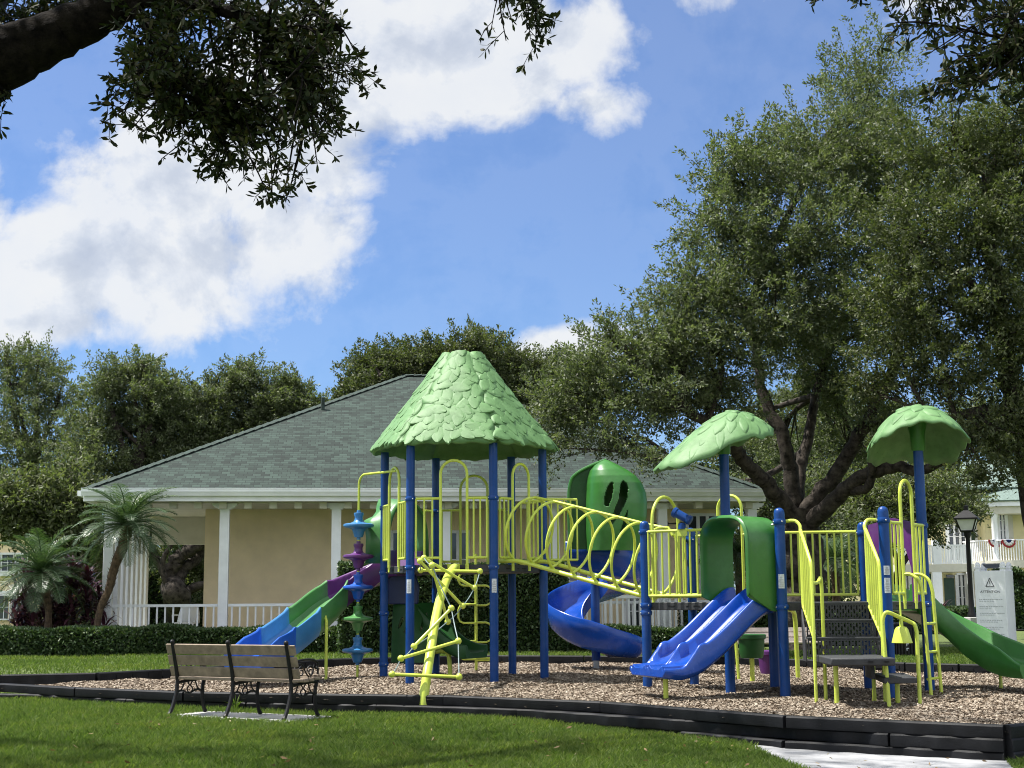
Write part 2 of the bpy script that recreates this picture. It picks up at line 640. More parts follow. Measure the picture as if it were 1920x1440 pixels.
gx = grid_axis(-10, 10.5, .11, -900, 900)
gy = grid_axis(11, 28.5, .11, -60, 1500)
X, Y = np.meshgrid(gx, gy)
sd = sdist(X, Y)
Z = lawn_z(X, Y)
Z = np.where(sd < -.03, -.32, Z)
V = np.stack([X, Y, Z], -1).reshape(-1, 3)
nx, ny = len(gx), len(gy)
ii = np.arange(nx * ny).reshape(ny, nx)
quads = np.stack([ii[:-1, :-1], ii[:-1, 1:], ii[1:, 1:], ii[1:, :-1]], -1).reshape(-1, 4)

lawnm = bpy.data.materials.new('lawn_turf')
lawnm.use_nodes = True
t = NT(lawnm.node_tree)
p = lawnm.node_tree.nodes['Principled BSDF']
c = t.n('ShaderNodeTexCoord').outputs['Object']
a1 = t.noise(c, 1.1, 5, .6)
a2 = t.noise(c, 34, 6, .7)
cc = t.ramp(t.m('ADD', t.m('MULTIPLY', a1, .45), t.m('MULTIPLY', a2, .55)), [(.3, (.045, .072, .015)), (.5, (.092, .132, .028)), (.7, (.14, .178, .048))])
t.put(p.inputs['Base Color'], cc)
p.inputs['Roughness'].default_value = .9
b = t.n('ShaderNodeBump')
b.inputs['Strength'].default_value = .9
b.inputs['Distance'].default_value = .05
t.put(b.inputs['Height'], a2)
t.put(p.inputs['Normal'], b.outputs[0])
lawn = np_mesh('lawn', V, 4, lawnm, smooth=True, faces=quads)
tag(lawn, kind='structure')

# wood chip bed surface
mulm = bpy.data.materials.new('wood_chip_bed')
mulm.use_nodes = True
t = NT(mulm.node_tree)
p = mulm.node_tree.nodes['Principled BSDF']
c = t.n('ShaderNodeTexCoord').outputs['Object']
vo = t.n('ShaderNodeTexVoronoi')
t.put(vo.inputs['Vector'], c)
vo.inputs['Scale'].default_value = 52
sp = t.n('ShaderNodeSeparateColor')
t.put(sp.inputs[0], vo.outputs['Color'])
cc = t.ramp(sp.outputs[0], [(0, (.045, .032, .022)), (.3, (.135, .100, .070)), (.6, (.25, .20, .15)), (1, (.40, .345, .28))])
t.put(p.inputs['Base Color'], t.mix(t.sstep(t.noise(c, .7, 3), .35, .65), cc, (.16, .11, .075), 'MIX') if False else cc)
p.inputs['Roughness'].default_value = .95
b = t.n('ShaderNodeBump')
b.inputs['Strength'].default_value = 1
b.inputs['Distance'].default_value = .03
t.put(b.inputs['Height'], sp.outputs[1])
t.put(p.inputs['Normal'], b.outputs[0])


def mulch_z(x, y):
    sd = sdist(x, y)
    return -.015 + .022 * np.sin(x * 2.3 + y) * np.sin(y * 1.9 - x * .6) + .016 * np.sin(x * 5.1) * np.sin(y * 4.3) - .035 * np.exp(-np.abs(sd) / .25)


mx_, my_ = np.arange(-9, 9.6, .12), np.arange(12.6, 27.4, .12)
X, Y = np.meshgrid(mx_, my_)
sd = sdist(X, Y)
Z = mulch_z(X, Y)
V = np.stack([X, Y, Z], -1).reshape(-1, 3)
ii = np.arange(X.size).reshape(X.shape)
q = np.stack([ii[:-1, :-1], ii[:-1, 1:], ii[1:, 1:], ii[1:, :-1]], -1).reshape(-1, 4)
keep = (sd.ravel()[q] < .07).all(1)
mul = np_mesh('mulch_bed', V, 4, mulm, smooth=True, faces=q[keep])
tag(mul, kind='structure')

rng = np.random.default_rng(5)


def in_view(x, y, m=60):
    u = x / (y * .989) * F
    return np.abs(u) < 960 + m


# loose chips
N = 640000
y = 13 + (27 - 13) * rng.random(N) ** 1.35
x = (rng.random(N) - .5) * 2 * .385 * y
ok = (sdist(x, y) < -.02) & in_view(x, y)
x, y = x[ok], y[ok]
n = len(x)
P = np.stack([x, y, mulch_z(x, y) + .004 + .018 * rng.random(n)], -1)
yaw = rng.random(n) * 6.283
a = np.stack([np.cos(yaw), np.sin(yaw), rng.normal(0, .30, n)], -1)
a = unit(a)
bv = unit(np.cross(np.array([0, 0, 1.0]) + rng.normal(0, .35, (n, 3)), a))
L = (.010 + .017 * rng.random(n) ** 1.6)[:, None] * (1 + (y[:, None] - 14) * .03)
Wd = L * (.22 + .2 * rng.random((n, 1)))
V = np.stack([P - a * L - bv * Wd * .8, P + a * L * .8 - bv * Wd, P + a * L + bv * Wd * .7, P - a * L * .9 + bv * Wd], 1).reshape(-1, 3)
chips = np_mesh('wood_chips', V, 4, chipM)
tag(chips, 'loose tan and grey wood chips covering the playground bed', 'wood chips', kind='stuff')


def blades(name, x, y, hmin, hmax, wid, seed, mat_, label):
    r = np.random.default_rng(seed)
    n = len(x)
    z = lawn_z(x, y)
    base = np.stack([x, y, z - .004], -1)
    yaw = r.random(n) * 6.283
    h = hmin + (hmax - hmin) * r.random(n)
    lean = r.normal(0, .45, (n, 2)) * h[:, None]
    s = np.stack([np.cos(yaw), np.sin(yaw), np.zeros(n)], -1) * (wid * (.6 + .8 * r.random(n)))[:, None]
    mid = base + np.concatenate([lean * .3, (h * .6)[:, None]], 1)
    tip = base + np.concatenate([lean, h[:, None]], 1)
    V = np.stack([base - s, base + s, mid + s * .7, tip, mid - s * .7], 1).reshape(-1, 3)
    o = np_mesh(name, V, 5, mat_)
    return tag(o, label, 'grass', kind='stuff')


# sidewalk: from the border towards the camera, right of centre
def swalk_edge(yv, side):
    if side < 0:
        return 2.36 + .045 * (14.8 - yv) + .10 * np.maximum(0, 13.2 - yv) ** 1.5 * .25
    return np.interp(yv, [0, 9, 11.5, 13.6], [3.9, 4.0, 4.1, 4.55])


ys = np.linspace(2.0, 14.9, 70)
vs, fs = [], []
for i, yv in enumerate(ys):
    xl, xr = float(swalk_edge(yv, -1)), float(swalk_edge(yv, 1))
    for k in range(9):
        xx = xl + (xr - xl) * k / 8
        vs.append((xx, yv, float(lawn_z(xx, yv)) * .5 - .5 * .30 * (1 if yv > 12 else 1) + .012 - .05 * float(smooth((13.5 - yv) / 10))))
for i in range(len(ys) - 1):
    for k in range(8):
        fs.append((i * 9 + k, i * 9 + k + 1, (i + 1) * 9 + k + 1, (i + 1) * 9 + k))
sw = MB().add(vs, fs).build('sidewalk', conc)
tag(sw, kind='structure')

N = 330000
y = 11.6 + 8.8 * rng.random(N) ** 1.25
x = (rng.random(N) - .5) * 2 * .385 * y
sd = sdist(x, y)
pad_c = None
ok = (sd > .10) & (y < np.interp(x, fpx, fpy) + .3) & in_view(x, y) & ~((x > swalk_edge(y, -1) + .02) & (x < swalk_edge(y, 1) - .02))
x, y = x[ok], y[ok]


def on_pad(x, y):
    c, s_ = math.cos(BANG), math.sin(BANG)
    dx, dy = x - PADC.x, y - PADC.y
    l, d = dx * c + dy * s_, -dx * s_ + dy * c
    return (np.abs(l) < .90) & (np.abs(d) < .36)


BL, BR = W(318, 1336, 17.62), W(533, 1339, 16.78)      # bench back legs on the lawn
bdir = (BR - BL)
BANG = math.atan2(bdir.y, bdir.x)
bdir.z = 0
PADC = (BL + BR) / 2 + Vector((-bdir.normalized().y, bdir.normalized().x, 0)) * .30
ok = ~on_pad(x, y)
blades('lawn_grass', x[ok], y[ok], .035, .075, .0042, 11, grassM, 'short bright green grass blades of the lawn in front of the border')
N = 110000
y = 20.2 + 10.5 * rng.random(N)
x = (rng.random(N) - .5) * 2 * .40 * y
sd = sdist(x, y)
ok = (sd > .13) & (y > np.interp(x, fpx, fpy) + .3)
blades('lawn_grass', x[ok], y[ok], .03, .065, .008, 12, grassM, 'short sunlit grass of the lawn behind the wood chip bed')

# bench pad
mb = MB()
mb.box((PADC.x, PADC.y, -.232), (1.96, 1.0, .10), rz=BANG)
tag(mb.build('bench_pad', slab, bevel=.01), kind='structure')

# ------------------------------------------------------------------ black border of stacked plastic timbers
border = thing('playground_border', (FP[4].x, FP[4].y, -.2), 'black plastic timber border stacked around the wood chip bed', 'border edging')


def timber(p0, p1, ztop, h, th, off, wave=0.0, gap=.012, parent=None, name='timber', slots=False):
    p0, p1 = Vector(p0), Vector(p1)
    d = (p1 - p0)
    Ld = d.length
    d.normalize()
    out = Vector((d.y, -d.x, 0))
    m = max(8, int(Ld / .045))
    path, secs, side = [], [], []
    for i in range(m + 1):
        s_ = gap + (Ld - 2 * gap) * i / m
        wv = wave * (1 - abs(math.sin(math.pi * s_ / .46)) ** 1.4)
        path.append(p0 + d * s_ + Vector((0, 0, ztop)))
        side.append(out)
        o_ = off + wv
        bv = .016
        secs.append([(-th, -h), (o_ - .004, -h), (o_, -h + bv), (o_, -bv), (o_ - bv, 0), (-th + bv, 0), (-th, -bv)])
    mb = MB()
    vs, fs, k = [], [], 7
    for i in range(m + 1):
        for (l, hh) in secs[i]:
            vs.append(path[i] + side[i] * l + Vector((0, 0, hh)))
    for i in range(m):
        for j in range(k):
            j2 = (j + 1) % k
            fs.append((i * k + j, (i + 1) * k + j, (i + 1) * k + j2, i * k + j2))
    fs.append(tuple(range(k)))
    fs.append(tuple(m * k + j for j in range(k - 1, -1, -1)))
    mb.add(vs, fs)
    if slots:
        # moulded drain slots on the inner face: raised lips between dark recesses
        q = p0 + d * .12
        n_ = int(Ld / .30)
        for i in range(n_):
            c_ = p0 + d * (.18 + i * .30) - out * (th + .004)
            mb.box((c_.x, c_.y, ztop - h * .36), (.17, .012, h * .30), rz=math.atan2(d.y, d.x))
    return mb.build(name, bord, parent or border, ang=30)


def resample(pts, step):
    out = [pts[0]]
    for a_, b_ in zip(pts[:-1], pts[1:]):
        n_ = max(1, round((b_ - a_).length / step))
        for i in range(1, n_ + 1):
            out.append(a_ + (b_ - a_) * i / n_)
    return out


fr = resample(FP, 1.9)
for a_, b_ in zip(fr[:-1], fr[1:]):
    timber(a_, b_, .022, .118, .07, .045, .004)
sh = [fr[0]] + [(a_ + b_) / 2 for a_, b_ in zip(fr[:-1], fr[1:])] + [fr[-1]]
fl = []
for a_, b_ in zip(sh[:-1], sh[1:]):
    fl.append((a_, b_))
for a_, b_ in fl:
    timber(a_, b_, -.098, .118, .06, .040, .045)
for a_, b_ in zip(fr[:-1], fr[1:]):
    if max(a_.x, b_.x) > .3:
        timber(a_, b_, -.218, .118, .06, .048, .045)
        timber(a_, b_, -.338, .10, .06, .054, .045)
rr_ = resample([FP[-1]] + RIGHT, 1.9)
for a_, b_ in zip(rr_[:-1], rr_[1:]):
    for k, zt in enumerate((.022, -.098, -.218)):
        timber(a_, b_, zt, .118, .06, .04 + .012 * k, .012)
re = resample([RIGHT[-1]] + RP + [FP[0]], 1.9)
for a_, b_ in zip(re[:-1], re[1:]):
    if (b_ - a_).length > .3:
        timber(a_, b_, .125, .20, .06, .05, .0, slots=True)
# ------------------------------------------------------------------ play structure
A0 = -37.0
TC = Vector((-.77, 22.05, 0))
QC = Vector((4.00, 18.40, 0))
RH = 1.24
ZT, ZL = 1.69, 1.126


def cs(a):
    return Vector((math.cos(R(a)), math.sin(R(a)), 0))


def hexp(c, a):
    return c + cs(a) * RH


pD, pE, pF, pA, pB, pC = [hexp(TC, A0 + 30 + 60 * k) for k in range(6)]
pN, pL, pJ, pI, pK, pM = [hexp(QC, A0 + 30 + 60 * k) for k in range(6)]
ax = cs(A0)
pG, pH = pI - ax * RH, pJ - ax * RH
play = thing('play_structure', (1.6, 20.2, 0), 'large playground structure with blue posts, lime rails, green leaf roofs and slides on wood chips', 'playground')


def z_at(v, z):
    return Vector((v.x, v.y, z))


def post(p, ztop, cap=True, collars=(), ground=None, stickers=(), tabs=()):
    mb = MB()
    prof = [(.0635, -.25), (.0635, ztop)]
    if cap:
        prof += [(.0635, ztop)]
    o = MB().lathe(z_at(p, 0), [(.0635, -.25), (.0635, .5), (.0635, ztop)], 20).build('post', blu, play)
    if cap:
        MB().lathe(z_at(p, ztop), [(.0655, -.09), (.0655, 0), (.0625, .025), (.052, .048), (.036, .062), (.016, .070), (.004, .071)], 20).build('cap', blu, o)
    for zc in collars:
        bm_ = MB()
        for aw in (-62, 24, 150):
            d = cs(math.degrees(math.atan2(-p.y, -p.x)) + aw)
            bm_.sphere(z_at(p + d * .080, zc), .0105, 8, 6)
        bm_.build('bolt', steel, o)
        MB().lathe(z_at(p, zc), [(.064, -.034), (.074, -.030), (.080, -.014), (.080, .014), (.074, .030), (.064, .034)], 20).build('collar', blu, o)
    for (zc, h, aw) in stickers:
        mb = MB()
        vs, fs = [], []
        a0 = math.degrees(math.atan2(-p.y, -p.x))
        for i in range(7):
            d = cs(a0 + aw + (i - 3) * 11)
            for zz in (zc - h / 2, zc + h / 2):
                vs.append(z_at(p + d * .0652, zz))
        for i in range(6):
            fs.append((2 * i, 2 * i + 2, 2 * i + 3, 2 * i + 1))
        s_ = mb.add(vs, fs).build('sticker', stick, o)
        mb = MB()
        for k, zz in enumerate((.28, .1, -.05, -.2, -.33)):
            vs, fs = [], []
            for i in range(5):
                d = cs(a0 + aw + (i - 2) * (11 if k else 6))
                for q in (zc + zz * h - .008, zc + zz * h + .006):
                    vs.append(z_at(p + d * .0668, q))
            for i in range(4):
                fs.append((2 * i, 2 * i + 2, 2 * i + 3, 2 * i + 1))
            mb.add(vs, fs)
        mb.build('sticker_print', textm, o)
    return o


ztr = 3.47
post(pA, ztr, False, (2.60, 1.60, .98, .21))
post(pB, ztr, False, (2.66, 1.65), stickers=((1.38, .20, -18),))
post(pC, ztr, False, (2.66, 1.65), stickers=((1.38, .20, 6),))
post(pD, ztr, False, (2.66, 1.65))
post(pE, ztr, False, (2.6, 1.62))
post(pF, ztr, False, (2.6, 1.62))
post(pG, 2.15, True, (2.07, 1.09, .99))
post(pH, 2.10, True, (2.0, 1.09))
post(pI, 3.10, False, (2.07, 1.09))
post(pJ, 2.10, True, (1.09,))
post(pK, 2.20, True, (2.10, 1.07), stickers=((1.38, .17, 0),))
post(pL, 2.12, True, (2.04, 1.08))
post(pM, 2.20, True, (2.10,), stickers=((1.50, .11, 14), (1.32, .18, 14)))
post(pN, 3.08, False, (2.08, 1.09))


# decks ---------------------------------------------------------------------
def deck(poly, ztop, name='deck', th=.075):
    o = MB().prism([z_at(p, ztop - th) for p in poly], (0, 0, th)).build(name, dblk, play, bevel=.008)
    n_ = len(poly)
    c_ = sum(poly, Vector((0, 0, 0))) / n_
    for i in range(n_):
        a_, b_ = poly[i], poly[(i + 1) % n_]
        d = (b_ - a_).normalized()
        nrm = Vector((d.y, -d.x, 0))
        if nrm.dot(a_ - c_) < 0:
            nrm = -nrm
        for (s_, wd_) in ((.30, .10), (.50, .04), (.62, .10)):
            q = a_ + (b_ - a_) * s_ + nrm * .0015
            MB().box((q.x, q.y, ztop - th * .5), (wd_, .006, .014), rz=math.atan2(d.y, d.x)).build('slot', iron, o)
    return o


def inset(poly, k):
    c_ = sum(poly, Vector((0, 0, 0))) / len(poly)
    return [c_ + (p_ - c_) * k for p_ in poly]


deck(inset([pA, pB, pC, pD, pE, pF], .985), ZT, th=.11)
deck(inset([pI, pK, pM, pN, pL, pJ], .985), ZL, th=.10)
deck(inset([pG, pI, pJ, pH], .96), ZL + .002, th=.10)


# rails ----------------------------------------------------------------------
def bars_panel(p0, p1, z0, z1, n, rr=.0195, rb=.0145, z0b=None, z1b=None, name='guardrail', out=Vector((0, 0, 0)), ends=True):
    """welded panel: two rails and upright bars between p0 and p1; heights may differ at the far end"""
    z0b = z0 if z0b is None else z0b
    z1b = z1 if z1b is None else z1b
    mb = MB()
    a_, b_ = p0 + out, p1 + out
    mb.tube([z_at(a_, z1), z_at(b_, z1b)], rr)
    mb.tube([z_at(a_, z0), z_at(b_, z0b)], rr)
    for i in range(n):
        s_ = (i + (0 if ends else .5)) / (max(1, n - 1) if ends else n)
        q = a_ + (b_ - a_) * s_
        mb.tube([z_at(q, z0 + (z0b - z0) * s_), z_at(q, z1 + (z1b - z1) * s_)], rb)
    return mb.build(name, yel, play)


def arch(pa, pb, z0, ztop, r=.022, name='arch_rail', tabs=True):
    h = (pb - pa).length / 2
    c_ = (pa + pb) / 2
    d = (pb - pa).normalized()
    pts = [z_at(pa, z0), z_at(pa, ztop - h)]
    for i in range(1, 12):
        a_ = math.pi * i / 12
        q = c_ - d * h * math.cos(a_)
        pts.append(z_at(q, ztop - h + h * math.sin(a_)))
    pts += [z_at(pb, ztop - h), z_at(pb, z0)]
    mb = MB().tube(pts, r)
    if tabs:
        for q in (pa, pb):
            mb.box((q.x, q.y, z0 - .02), (.05, .016, .10), rz=math.atan2(d.y, d.x))
    return mb.build(name, yel, play)


def edge(pa, pb, s_):
    return pa + (pb - pa) * s_


def gate(pa, pb, sl_, sr_, zb, zt, zarch, n1, n2, nrm):
    o_ = nrm * .045
    arch(edge(pa, pb, sl_) + o_, edge(pa, pb, sr_) + o_, zb - .02, zarch)
    if n1:
        bars_panel(edge(pa, pb, .075), edge(pa, pb, sl_), zb + .10, zt, n1, out=o_)
    if n2:
        bars_panel(edge(pa, pb, sr_), edge(pa, pb, .925), zb + .10, zt, n2, out=o_)


gate(pB, pC, .37, .69, ZT, 2.66, 3.22, 4, 4, cs(A0 - 60))
gate(pA, pB, .30, .68, ZT, 2.62, 3.18, 4, 4, cs(A0 - 120))
gate(pC, pD, .33, .66, ZT, 2.66, 3.20, 4, 4, cs(A0))
gate(pE, pF, .32, .68, ZT, 2.62, 3.18, 3, 3, cs(A0 + 120))
bars_panel(edge(pF, pA, .08), edge(pF, pA, .22), ZT + .1, 2.6, 2)

# spinner pole reached from the arch on the left side
mid = (pA + pB) / 2 + cs(A0 - 120) * .045
spn = Gz(670, 1271, 0)
spn.z = 0
zarm = 3.13
mb = MB()
dv = (z_at(spn, 0) - z_at(mid, 0))
pts = [z_at(spn, -.1), z_at(spn, zarm - .16)]
for i in range(1, 7):
    a_ = math.pi / 2 * i / 6
    pts.append(z_at(spn, 0) - dv.normalized() * .16 * (1 - math.cos(a_)) + Vector((0, 0, zarm - .16 + .16 * math.sin(a_))))
pts.append(z_at(mid + Vector((.02, .02, 0)), zarm))
pole_ = mb.tube(pts, .0195, 10).build('spinner_pole', yel, play)
for k, (m_, py) in enumerate(((lblu, 985), (purp, 1043), (mblu, 1101), (gplas2, 1160), (lblu, 1219))):
    zc = W(670, py, spn.y).z
    prof = [(.030, .235), (.034, .20), (.075, .195), (.078, .165), (.062, .13), (.066, .085), (.085, .055), (.13, .036), (.215, .024), (.238, .012), (.240, -.010), (.225, -.030),
            (.16, -.042), (.11, -.062), (.09, -.10), (.078, -.15), (.064, -.185), (.03, -.19), (.030, -.225)]
    MB().lathe(z_at(spn, zc), prof, 28).build('spool', m_, pole_, label=['light blue spool topmost on the pole', 'purple spool', 'blue spool in the middle', 'green spool', 'light blue spool lowest on the pole'][k])

# curved lime climber with rungs and cables -----------------------------------
cl_pts = [(795, 1304, 17.95), (801, 1262, 18.1), (808, 1215, 18.4), (816, 1165, 18.8), (826, 1120, 19.3), (837, 1088, 19.9), (848, 1069, 20.5), (854, 1063, 20.95)]
path = catmull([W(*q) for q in cl_pts], 6)
path[0].z = -.1
rad = [.060 + .010 * min(1, i / 20) * 0 for i in range(len(path))]
climb = MB().tube(path, rad, 18).build('climbing_pole', yel, play, label='thick curved lime climbing pole with rungs')
q = W(849, 1062, 20.95)
MB().box((q.x, q.y, ZT - .05), (.26, .03, .12), rz=R(A0 + 30 - 37 - 0)).build('bracket', yel, climb)


def zp(X_, Y_):
    return (640 + X_ / 4, 960 + Y_ / 4)


rungs = [((380, 1217), (883, 1237), 17.95, 0.0), ((447, 1098), (877, 968), 18.2, .1), ((545, 1008), (825, 722), 18.5, .15), ((680, 400), (798, 822), 19.1, .25), ((590, 368), (910, 705), 19.5, .2),
         ((620, 345), (998, 570), 19.9, .2), ((595, 437), (1040, 445), 20.3, 0)]
bl_, br_ = [], []
for (a_, b_, Yr, dy) in rungs:
    pa = W(*zp(*a_), Yr - dy)
    pb = W(*zp(*b_), Yr + dy)
    rg = MB().tube([pa, pb], .021, 10).build('rung', yel, climb)
    for q in (pa, pb):
        MB().sphere(q, .043, 14, 10).build('ball', yel, climb)
    bl_.append(pa)
    br_.append(pb)
mb = MB()
for a_, b_ in [(bl_[0], bl_[1]), (bl_[1], bl_[2]), (br_[0], br_[1]), (br_[1], br_[2]), (br_[2], bl_[3]), (br_[6], br_[5]), (br_[5], br_[4]), (br_[4], br_[3]), (bl_[2], br_[3]), (bl_[4], bl_[6]), (bl_[5], bl_[3])]:
    m_ = (a_ + b_) / 2 + Vector((0, 0, -.02))
    mb.tube(catmull([a_, m_, b_], 4), .008, 6)
mb.build('cable', cable, climb)

# loop climber behind the tower ------------------------------------------------
lp = Gz(893, 1256, 0)
lp.z = 0
mb = MB().tube([z_at(lp, -.1), z_at(lp, 1.95)], .024, 10)
lcl = mb.build('loop_climber', yel, play)
mb = MB()
for k, (py0, py1, sg) in enumerate(((1098, 1135, 1), (1167, 1204, 1), (1074, 1098, -1), (1133, 1168, -1), (1202, 1236, -1), (1234, 1238, 1))):
    za, zb = W(893, py0, lp.y).z, W(893, py1, lp.y).z
    wd_ = .26 if sg > 0 else .30
    r_ = min(.09, abs(za - zb) / 2)
    q = [(0, za), (wd_ - r_, za), (wd_ - r_ * .3, za - r_ * .3), (wd_, za - r_), (wd_, zb + r_), (wd_ - r_ * .3, zb + r_ * .3), (wd_ - r_, zb), (0, zb)]
    mb.tube([Vector((lp.x + sg * a_, lp.y - .02, b_)) for a_, b_ in q], .0165, 8)
mb.build('loop', yel, lcl)

# hexagonal leaf roof -----------------------------------------------------------
rng = np.random.default_rng(31)


def leaf_scale(mb, fn, pos, ang, L, Wd, h0, h1):
    """one raised moulded leaf on the surface fn(u, v, h); ang is the direction of its tip"""
    ca, sa = math.cos(ang), math.sin(ang)
    ts = (0, .12, .3, .5, .7, .86, .96, 1.0)
    ws = (.25, .62, .93, 1.0, .80, .48, .18, .02)
    cols = (-1, -.9, -.45, 0, .45, .9, 1)
    vs, fs = [], []
    curl = rng.uniform(-.12, .12)
    for t_, w_ in zip(ts, ws):
        for c_ in cols:
            l = (t_ - .45) * L
            s_ = c_ * w_ * Wd * .5 + curl * L * (t_ - .4) ** 2 * 2
            h = h0 + (h1 - h0) * t_
            h -= .006 if c_ == 0 else (.007 if abs(c_) == .9 else 0)
            if abs(c_) == 1 or t_ == 1.0:
                h = h0 - .02
            vs.append(fn(pos[0] + ca * l - sa * s_, pos[1] + sa * l + ca * s_, h))
    k = len(cols)
    for i in range(len(ts) - 1):
        for j in range(k - 1):
            fs.append((i * k + j, i * k + j + 1, (i + 1) * k + j + 1, (i + 1) * k + j))
    mb.add(vs, fs)


ZR0, ZR1 = 3.45, 4.97


def roof_fn(k):
    nrm = cs(A0 - 60 + 60 * k)
    tan = Vector((-nrm.y, nrm.x, 0))
    sl_ = math.hypot(1.03, ZR1 - ZR0)

    def fn(u, v, h):
        # u metres across, v metres up the slope from the rim
        t_ = v / sl_
        tt = min(max(t_, -.05), 1.0)
        r_ = .25 + 1.045 * max(0, 1 - tt) ** 1.05
        hw = r_ * math.tan(R(30)) * .985
        s_ = u / hw
        bul = .055 * (1 - min(1.3, s_ * s_) ** 1.6)
        dz = .045 * max(0, 1 - tt * 8) * (s_ * s_ - .35)
        slope = Vector((0, 0, 1)) * (1.03 / sl_) + nrm * ((ZR1 - ZR0) / sl_)
        return TC + nrm * (r_ + bul) + tan * u + Vector((0, 0, ZR0 + (ZR1 - ZR0) * tt + dz * -0 + bul * .4)) + slope * h
    return fn, sl_


for k in range(6):
    fn, sl_ = roof_fn(k)
    mb = MB()
    nu, nv = 14, 20
    vs, fs = [], []
    for i in range(nv + 1):
        v = sl_ * i / nv
        r_ = .25 + 1.045 * (1 - i / nv) ** 1.05
        hw = r_ * math.tan(R(30)) * .985
        for j in range(nu + 1):
            s_ = -1 + 2 * j / nu
            lip = -.05 if i == 0 else 0
            e_ = 1.0 if 0 < j < nu else 1.0
            vv = v + (.018 * math.cos(s_ * 13 + k) + .09 * max(0, (abs(s_) - .78) / .22) ** 2) * (1 if i == 0 else 0)
            vs.append(fn(s_ * hw, vv, -.03 if (j in (0, nu) or i == 0) else 0))
    for i in range(nv):
        for j in range(nu):
            fs.append((i * (nu + 1) + j, i * (nu + 1) + j + 1, (i + 1) * (nu + 1) + j + 1, (i + 1) * (nu + 1) + j))
    mb.add(vs, fs)
    o = mb.build('roof_panel', groof, play, solid=.055)
    mb = MB()
    rows = 11
    for i in range(rows):
        v = min(sl_ * .98, sl_ * (1 - (i + .3) / rows) + .02)
        r_ = .25 + 1.045 * (1 - v / sl_) ** 1.05
        hw = r_ * math.tan(R(30)) * .96
        L = .37 - .07 * (v / sl_)
        m_ = max(2, round(hw * 2 / .155))
        for j in range(m_):
            s_ = -1 + 2 * (j + .5 + (.25 if i % 2 else -.25)) / m_
            s_ = max(-.93, min(.93, s_))
            a_ = -math.pi / 2 + rng.normal(0, .72) + s_ * .25
            v2 = max(v + rng.normal(0, .04), .15)
            leaf_scale(mb, fn, (s_ * hw * .93, v2), a_, L * rng.uniform(.8, 1.15), L * rng.uniform(.52, .70), .029 + .005 * rng.random(), .038 + .013 * rng.random())
    mb.build('leaf_relief', groof, o, ang=50)
MB().lathe(z_at(TC, ZR1 - .09), [(.27, 0), (.2, .06), (.01, .08)], 12).build('roof_cap', groof, play)


# single post leaf canopies -------------------------------------------------------
def leaf_canopy(p, zapex, low, La, Lh, Wh, dlow, dhigh, dside, label, off=0.0):
    low = low.normalized()
    lat = Vector((-low.y, low.x, 0))
    pc = z_at(p, 0) + low * off

    def fn(a_, b_, h):
        za = -dlow * (max(0, a_) / La) ** 1.35 if a_ > 0 else -dhigh * (a_ / Lh) ** 2
        zb = -dside * (abs(b_) / Wh) ** 2.3
        return pc + low * a_ + lat * b_ + Vector((0, 0, zapex + za + zb + h))
    mb = MB()
    nr, nt_ = 12, 72
    vs, fs = [fn(0, 0, 0)], []
    for i in range(1, nr + 1):
        for j in range(nt_):
            th_ = 2 * math.pi * j / nt_
            c_, s_ = math.cos(th_), math.sin(th_)
            rr_ = (i / nr) * (1 + (.035 * abs(math.sin(th_ * 7.5)) if i > nr - 3 else 0))
            L_ = La if c_ > 0 else Lh
            wv = .015 * math.sin(th_ * 15) * (i / nr) ** 3
            # squarer outline than an ellipse
            e_ = 1 / (abs(c_) ** 2.6 + abs(s_) ** 2.6) ** (1 / 2.6)
            vs.append(fn(L_ * c_ * e_ * rr_, Wh * s_ * e_ * rr_, wv))
    for j in range(nt_):
        fs.append((0, 1 + j, 1 + (j + 1) % nt_))
    for i in range(nr - 1):
        for j in range(nt_):
            a1_ = 1 + i * nt_
            a2_ = a1_ + nt_
            fs.append((a1_ + j, a2_ + j, a2_ + (j + 1) % nt_, a1_ + (j + 1) % nt_))
    mb.add(vs, fs)
    o = mb.build('leaf_canopy', groof, play, solid=.022, label=label)
    mb = MB()
    spots = []
    for _ in range(900):
        th_ = rng.random() * 6.283
        rr_ = math.sqrt(rng.random()) * .93
        c_, s_ = math.cos(th_), math.sin(th_)
        a_, b_ = (La if c_ > 0 else Lh) * c_ * rr_, Wh * s_ * rr_
        if all((a_ - x_) ** 2 + (b_ - y_) ** 2 > .145 ** 2 for x_, y_ in spots):
            spots.append((a_, b_))
    spots.sort(key=lambda q_: -(q_[0] ** 2 + q_[1] ** 2))
    for i, (a_, b_) in enumerate(spots):
        d_ = math.atan2(b_ * 1.2 + rng.normal(0, .1), a_ + rng.normal(0, .1) + .15)
        hh = i / len(spots)
        L = rng.uniform(.21, .28)
        sc_ = .9 if math.hypot(a_ / (La if a_ > 0 else Lh), b_ / Wh) > .8 else 1
        leaf_scale(mb, fn, (a_ * .96, b_ * .96), d_, L * sc_, L * .66 * sc_, .013 + .008 * hh, .027 + .016 * hh)
    mb.build('leaf_relief', groof, o, ang=50)
    zc = zapex - .20
    MB().lathe(pc - low * off + Vector((0, 0, zc)), [(.075, -.36), (.085, -.34), (.095, -.14), (.14, .04), (.03, .10)], 16).build('canopy_socket', gplas, o)
    return o


leaf_canopy(pI, 3.60, Vector((-.97, -.22, 0)), 1.00, .50, .60, .74, .20, .38, 'leaf canopy whose tip droops to the left', off=-.10)
leaf_canopy(pN, 3.60, Vector((.05, 1, 0)), .78, .56, .60, .60, .25, .44, 'leaf canopy seen from below at the right', off=-.05)

